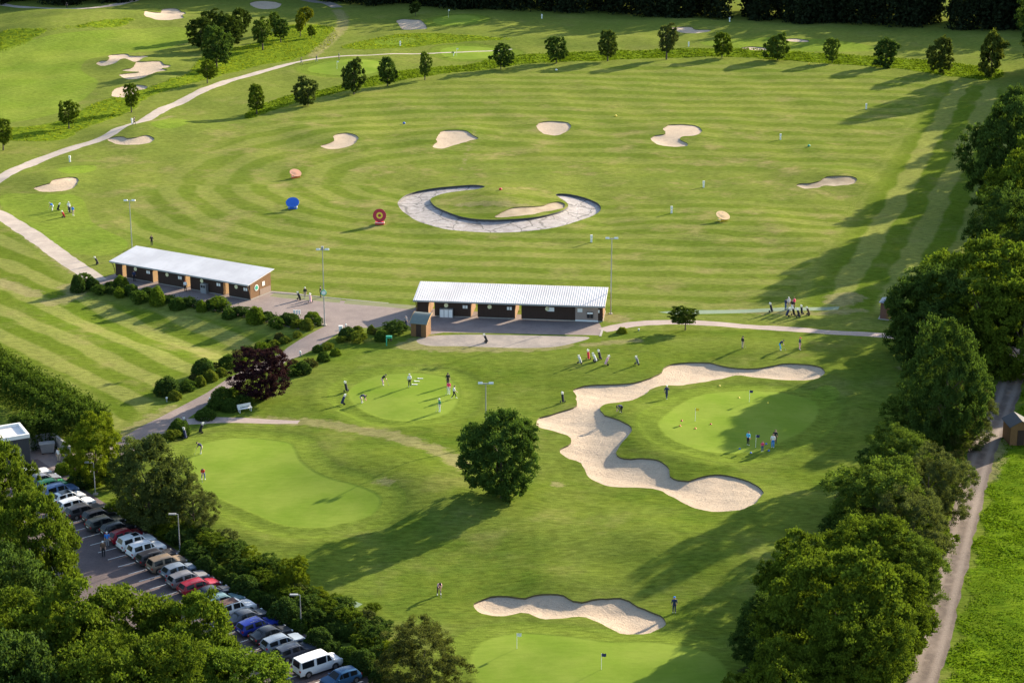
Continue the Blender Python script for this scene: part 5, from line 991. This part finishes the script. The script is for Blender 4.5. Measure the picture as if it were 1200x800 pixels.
# ------------------------------------------------------------------ golf bags on trolleys
def trolley(px, py, bagm, label, rz, proto=[None]):
    if proto[0] is None:
        t = empty('golf_bag'); b = MB(); b.tube([(0,.05,.18),(0,.25,.65),(0,.42,1.02)], [.15,.16,.17], 12); b.build('bag', M_CLOTH, t)
        b = MB(); b.box((-.13,-.10,.25),(.13,.10,.62), 0, Matrix.Translation((0,.02,0)) @ Matrix.Rotation(.38,4,'X').inverted()); b.build('pocket', M_BLACK, t)
        for x in (-.30,.30): b = MB(); b.tube([(x-.03,.28,.15),(x+.03,.28,.15)], .15, 14); b.build('wheel', M_BLACK, t)
        b = MB(); b.tube([(0,-.02,.12),(0,.52,1.08),(0,.75,1.12)], .022, 6); b.tube([(-.3,.28,.15),(.3,.28,.15)], .018, 6); b.tube([(-.12,.75,1.12),(.12,.75,1.12)], .02, 6); b.build('frame', M_GREY, t)
        b = MB()
        for k in range(7): a = k*.9; b.tube([(math.cos(a)*.08,.40+math.sin(a)*.08,.95),(math.cos(a)*.13,.50+math.sin(a)*.1,1.22+.04*(k%3))], .012, 5); b.ball((math.cos(a)*.13,.52+math.sin(a)*.1,1.25+.04*(k%3)), .045 if k%2 else .06, 0, 6, 4)
        b.build('clubs', M_WHITE, t); proto[0] = t; c = t
    else: c = copy_tree(proto[0])
    c.location = P(px, py); c.rotation_euler = (0, 0, rz)
    bag = [o for o in c.children if o.name.startswith('bag')][0]; bag.material_slots[0].link = 'OBJECT'; bag.material_slots[0].material = cm(bagm)
    tag(c, label, 'golf bag', 'golf bags on trolleys')
for i, (a, b, m, lab) in enumerate([(407,459.5,'black','black golf bag at the upper left of the putting green'),(400,474,'navy','golf bag standing lowest left of the putting green'),(681,426,'white','white golf bag leftmost of the five by the big bunker'),(690,422,'red','red golf bag second of the five by the big bunker'),(699,424,'white','white golf bag in the middle of the five by the big bunker'),(704,422,'black','black golf bag behind the others by the big bunker'),(709,428,'rose','pinkish golf bag nearest of the five by the big bunker'),
 (748,427,'grey','grey golf bag standing alone above the big bunker'),(660,472.5,'black','black golf bag left of the big bunker narrow part'),(221,500.5,'black','black golf bag in front of the round road bush'),(218,514.5,'navy','navy golf bag nearest the left green by the road'),(233.5,507.5,'black','black golf bag rightmost by the left green'),
 (352,351,'black','black golf bag behind the standing golfer on the square'),(364,355,'rose','pale golf bag before the standing golfer on the square'),(571.5,401.5,'black','black golf bag alone on the gravel strip before the right shelter'),(905,366,'black','golf bag left of the group on the teal mat'),(921,371,'navy','navy golf bag below the group on the teal mat'),(931,369.5,'black','golf bag right below the group on the teal mat'),(940,369,'black','tall black golf bag second from right by the teal mat'),(949,369.5,'brown','brown golf bag rightmost by the teal mat'),(937,372.5,'black','black golf bag lying lowest by the teal mat'),
 (67,247,'black','black golf bag between the golfers of the left tee group'),(76,255,'red','red and black golf bag lowest in the left tee group'),(82,250.5,'black','golf bag beside the golfer in white cap at the left tee'),(115.5,310,'black','golf bag alone on the grass left of the left shelter'),(536,475.5,'black','unused')][:25]):
    trolley(a, b, m, lab, [.6, -1.2, 2.4, .2, 1.8][i % 5])
# ------------------------------------------------------------------ cars
def paint():
    m, t, o = newmat('car_paint'); oi = N(t, 'ShaderNodeObjectInfo'); n = noise(t, 2, 3, objc(t)); c = mix(t, ramp(t, n, .3, .7, 0, .04), oi.outputs['Color'], (.25,.23,.21)); princ(t, o, c, .30, .0, None, .22, .10); return m
M_PAINT = paint(); M_TYRE = simple('tyre', (.018,.018,.018), .9); M_RIM = simple('alloy_rim', (.35,.36,.38), .35, .8); M_TAIL = simple('tail_lamp_red', (.35,.01,.012), .25, spec=.8); M_HEAD = simple('headlamp_glass', (.62,.64,.66), .12, spec=.9); M_PLATE = simple('number_plate', (.75,.75,.70), .5)
STY = {  # stations: x/L from rear, top height/H, kind c(abin)/b(ody)
 'suv': (4.5, 1.86, 1.68, .60, [(0,.50,0),(.015,.60,0),(.075,.955,1),(.33,1.0,1),(.36,1.0,1),(.56,.985,1),(.60,.965,1),(.735,.645,0),(.93,.575,0),(.985,.50,0),(1,.40,0)]),
 'hatch': (4.1, 1.78, 1.48, .61, [(0,.50,0),(.02,.62,0),(.12,.94,1),(.34,1.0,1),(.37,1.0,1),(.55,.98,1),(.60,.95,1),(.755,.655,0),(.93,.575,0),(.985,.50,0),(1,.40,0)]),
 'estate': (4.75, 1.82, 1.48, .61, [(0,.52,0),(.015,.63,0),(.08,.93,1),(.30,.99,1),(.33,1.0,1),(.52,.985,1),(.56,.96,1),(.71,.655,0),(.93,.565,0),(.985,.49,0),(1,.40,0)]),
 'saloon': (4.6, 1.82, 1.42, .62, [(0,.52,0),(.015,.68,0),(.13,.70,0),(.26,.95,1),(.40,1.0,1),(.42,1.0,1),(.54,.985,1),(.58,.96,1),(.74,.66,0),(.985,.50,0),(1,.40,0)]),
 'van': (5.15, 1.93, 1.95, .56, [(0,.45,0),(.01,.56,0),(.035,.965,1),(.34,1.0,1),(.37,1.0,1),(.62,1.0,1),(.68,.975,1),(.82,.62,0),(.95,.52,0),(.99,.44,0),(1,.36,0)])}
def car_proto(style):
    Lc, W, H_, belt, st = STY[style]; t = empty('parked_car' if style != 'van' else 'parked_van'); hw = W/2
    rows = []
    for u, zt, cab in st:
        x = (u-.5)*Lc; tap = 1-.13*max(0, (u-.86)/.14)**2-.10*max(0, (.07-u)/.07)**1.5; z = zt*H_; bz = belt*H_ if cab else min(belt*H_, z-.01)
        zb = .26 if .04 < u < .96 else .34
        w1 = hw*tap; wt = hw*(.74 if style != 'van' else .84)*tap if cab else w1*.80
        rows.append([(x, w1*.93, zb), (x, w1, .46), (x, w1*1.0, bz-.12), (x, w1*.955, bz), (x, wt*1.02 if cab else w1*.86, z-.05 if cab else bz+.006), (x, wt*.86 if cab else w1*.55, z-.006 if cab else z), (x, 0, z+.012)])
    b = MB(); n = len(rows); k = len(rows[0]); vs = []
    for r_ in rows: vs += [Vector(p) for p in r_]+[Vector((p[0], -p[1], p[2])) for p in r_[:-1]][::-1]
    m_ = 2*k-1; fs = []
    for i in range(n-1):
        for q in range(m_): fs.append((i*m_+q, i*m_+(q+1) % m_, (i+1)*m_+(q+1) % m_, (i+1)*m_+q))
    fs += [tuple(range(m_))[::-1], tuple((n-1)*m_+q for q in range(m_))]
    b.add(vs, fs); body = b.build('body', M_PAINT, t, True); body.data.set_sharp_from_angle(angle=math.radians(38)) if hasattr(body.data, 'set_sharp_from_angle') else None
    def panel(name, quads, inset=.86, lift=.012, mat=M_GLASS):
        g = MB()
        for qd in quads:
            qd = [Vector(v) for v in qd]; c = sum(qd, Vector())/4; nrm = (qd[2]-qd[0]).cross(qd[3]-qd[1]).normalized()
            if nrm.dot(c-Vector((0, 0, .6))) < 0: nrm = -nrm
            ins = [c+(v-c)*inset+nrm*lift for v in qd]; g.add(ins, [(0,1,2,3)])
        return g.build(name, mat, t)
    cab = [i for i, s_ in enumerate(st) if s_[2]]; c0, c1 = cab[0], cab[-1]
    for sgn in (1, -1):
        S_ = lambda p: (p[0], p[1]*sgn, p[2])
        spans = [(c0, c0+1), (c0+2, c1-1)] if style != 'saloon' else [(c0, c0+1), (c0+2, c1-1)]
        for a, b_ in spans: panel('side_window', [(S_(rows[a][3]), S_(rows[b_][3]), S_(rows[b_][4]), S_(rows[a][4]))], .88, .014)
        # front quarter
        panel('side_window', [(S_(rows[c1-1][3]), S_(tuple(np.array(rows[c1][3])*.45+np.array(rows[c1+1][3])*.55)), S_(rows[c1][4]), S_(rows[c1-1][4]))], .80, .014)
    R5 = lambda i, s_: (rows[i][5][0], rows[i][5][1]*s_, rows[i][5][2])
    panel('windscreen', [(R5(c1, 1), R5(c1, -1), (rows[c1+1][4][0], -rows[c1+1][4][1]*.98, rows[c1+1][4][2]+.03), (rows[c1+1][4][0], rows[c1+1][4][1]*.98, rows[c1+1][4][2]+.03))], .92, .035)
    panel('rear_window', [(R5(c0, 1), R5(c0, -1), (rows[c0-1][4][0], -rows[c0-1][4][1]*.95, rows[c0-1][4][2]+.03), (rows[c0-1][4][0], rows[c0-1][4][1]*.95, rows[c0-1][4][2]+.03))], .84, .035)
    wr = .33 if style in ('hatch', 'saloon', 'estate') else .36
    for ux in (.18, .805):
        for sgn in (1, -1):
            x = (ux-.5)*Lc; y = sgn*(hw-.10); ty = MB(); ty.tube([(x, y-.115*sgn, wr), (x, y+.112*sgn, wr)], wr, 18); tyre = ty.build('wheel', M_TYRE, t)
            rm = MB(); rm.tube([(x, y+.113*sgn, wr), (x, y+.122*sgn, wr)], wr*.62, 14); rm.build('rim', M_RIM, tyre)
            ar = MB(); nn = 10
            for q in range(nn):
                a0, a1 = math.pi*q/nn, math.pi*(q+1)/nn; rI, rO = wr+.01, wr+.07; yy = sgn*(hw+.006)
                ar.add([(x+math.cos(a0)*rI, yy, wr+math.sin(a0)*rI), (x+math.cos(a1)*rI, yy, wr+math.sin(a1)*rI), (x+math.cos(a1)*rO, yy, wr+math.sin(a1)*rO), (x+math.cos(a0)*rO, yy, wr+math.sin(a0)*rO)], [(0,1,2,3)])
            ar.build('wheel_arch', M_BLACK, t)
    for sgn in (1, -1):
        h = MB(); x = Lc*.485; h.box((x-.16, sgn*hw*.80-.16, H_*.42), (x+.0, sgn*hw*.80+.10, H_*.42+.13)); h.build('headlight', M_HEAD, t)
        h = MB(); x = -Lc*.5; z0 = H_*(.42 if style in ('suv','van') else .46); h.box((x-.012, sgn*hw*.80-.12, z0), (x+.12, sgn*hw*.80+.10, z0+.20)); h.build('tail_light', M_TAIL, t)
        h = MB(); x = rows[c1+1][0][0]-.25; h.box((x-.06, min(sgn*hw*.97, sgn*(hw+.16)), belt*H_+.0), (x+.06, max(sgn*hw*.97, sgn*(hw+.16)), belt*H_+.13)); h.build('wing_mirror', M_PAINT, t)
    pl = MB(); pl.box((-Lc*.5-.02, -.26, .62), (-Lc*.5-.004, .26, .73)); pl.build('number_plate', M_PLATE, t)
    bp = MB(); bp.box((-Lc*.5-.03, -hw*.80, .36), (-Lc*.5+.05, hw*.80, .52)); bp.build('rear_bumper', M_BLACK, t); bp = MB(); bp.box((Lc*.5-.06, -hw*.74, .30), (Lc*.5+.02, hw*.74, .46)); bp.build('front_grille', M_BLACK, t)
    if style in ('suv', 'estate'):
        rr = MB(); [rr.tube([(rows[c0+1][0][0]-.3, s_*hw*.62, H_+.03), (rows[c1][0][0]-.1, s_*hw*.62, H_+.02)], .02, 5) for s_ in (1, -1)]; rr.build('roof_rail', M_GREY, t)
    return t
PROTO = {}
angc = math.atan2(rn.y, rn.x); FRONT0 = P(80, 569); FRONT1 = P(397, 777)
def place_car(px, style, col, label, off=0., rev=False, roof=None):
    # nose on the kerb line, one bay after another
    q = FRONT0.lerp(FRONT1, px); L = STY[style][0]
    if style not in PROTO: PROTO[style] = car_proto(style); c = PROTO[style]
    else: c = copy_tree(PROTO[style])
    KS = .88; c.scale = (KS, KS, KS); ctr = q-rn*(L/2*KS+off); c.location = (ctr.x, ctr.y, float(hgt(ctr.x, ctr.y))+.01); c.rotation_euler = (0, 0, angc+(math.pi if rev else 0)+random.uniform(-.02, .02))
    for o in c.children:
        if o.data.materials and o.data.materials[0] == M_PAINT: o.color = (*col, 1)
        if roof and o.name.startswith('body'): pass
    tag(c, label, 'van' if style == 'van' else 'car', 'cars parked in the row'); return c
CARS = [(62,'estate',(.55,.57,.60),'silver car at the top end of the parked row'),(73,'saloon',(.16,.17,.20),'dark grey saloon second from the top of the row'),(80,'hatch',(.04,.30,.08),'bright green hatchback third from the top'),(95,'suv',(.09,.16,.32),'steel blue car below the green hatchback'),(106,'hatch',(.68,.70,.72),'white hatchback with dark roof below the steel blue car'),(112,'estate',(.66,.69,.73),'white estate just above the black cars'),
 (119.5,'estate',(.04,.042,.05),'black estate under the white estate'),(134,'hatch',(.018,.018,.022),'black car with red tail lamps above the empty bay lines'),(147,'estate',(.03,.036,.036),'black green estate fourth dark one from the willow'),(155,'hatch',(.016,.018,.024),'low black hatchback beside the red hatchback'),(167,'hatch',(.27,.006,.02),'red hatchback in front of the person in blue'),(183,'suv',(.72,.74,.76),'white large car with sunroof beside the red hatchback'),(191,'suv',(.70,.73,.78),'white large car lower of the white pair'),
 (200,'estate',(.035,.035,.042),'black car between white and tan ones'),(213,'suv',(.20,.155,.115),'tan brown large car with light roof'),(219,'hatch',(.16,.20,.26),'grey blue small car below the tan one'),(231,'estate',(.18,.18,.20),'dark silver car above the red one with pale roof'),(253,'estate',(.28,.012,.03),'red car lower down the row half under the oak'),(262,'saloon',(.05,.055,.07),'dark car below the lower red one'),(273,'estate',(.13,.22,.24),'teal grey car with pale roof'),(288,'suv',(.70,.71,.72),'white car with brown soft roof'),
 (296,'saloon',(.07,.08,.10),'dark grey car between the brown roofed and blue ones'),(317,'estate',(.012,.03,.26),'vivid blue car near the lower lamp'),(328,'saloon',(.035,.04,.05),'black car below the vivid blue one'),(347,'estate',(.22,.27,.34),'silver blue estate near the lower lamp'),(358,'estate',(.045,.055,.08),'dark blue estate next to the white van'),(397,'van',(.76,.78,.82),'long white van with dark windows')]
for k, (px, sty, col, lab) in enumerate(CARS): place_car((k-2)/24*(.975 if k < 26 else 1.0), sty, col, lab, off=random.uniform(0, .35) if k < 26 else 0)
place_car(1.062, 'hatch', (.025, .09, .20), 'dark blue hatchback parked the other way at the bottom edge', off=.2, rev=True)
# brown soft roof panel on one white car
for o in list(COL.objects):
    if o.get('label') == 'white car with brown soft roof':
        b = MB(); b.box((-1.75,-.66,1.685),(.15,.66,1.72)); b.build('soft_top', simple('brown_canvas', (.075,.035,.03), .9), o)
    if o.get('label') == 'white hatchback with dark roof below the steel blue car':
        b = MB(); b.box((-1.15,-.60,1.478),(.15,.60,1.503)); b.build('roof_panel', M_GLASS, o)
    if o.get('label') == 'white large car with sunroof beside the red hatchback':
        b = MB(); b.box((-.5,-.45,1.688),(.25,.45,1.71)); b.build('sunroof', M_GLASS, o)
# bay lines
i0 = FRONT0; d0 = (FRONT1-FRONT0); Ln = d0.length; d0.normalize()
k = 0; s_ = -Ln/24*2.5*.975
while s_ < Ln+22:
    a = FRONT0+d0*s_-rn*.2; b = a-rn*5.7; drape('bay_line', [Vector((a.x, a.y, 0)), Vector((b.x, b.y, 0))], .11, simple('line_paint', (.62,.60,.57), .8) if k == 0 else bpy.data.materials['line_paint'], .035); s_ += Ln/24*.975; k += 1
print('objects', len(bpy.data.objects))
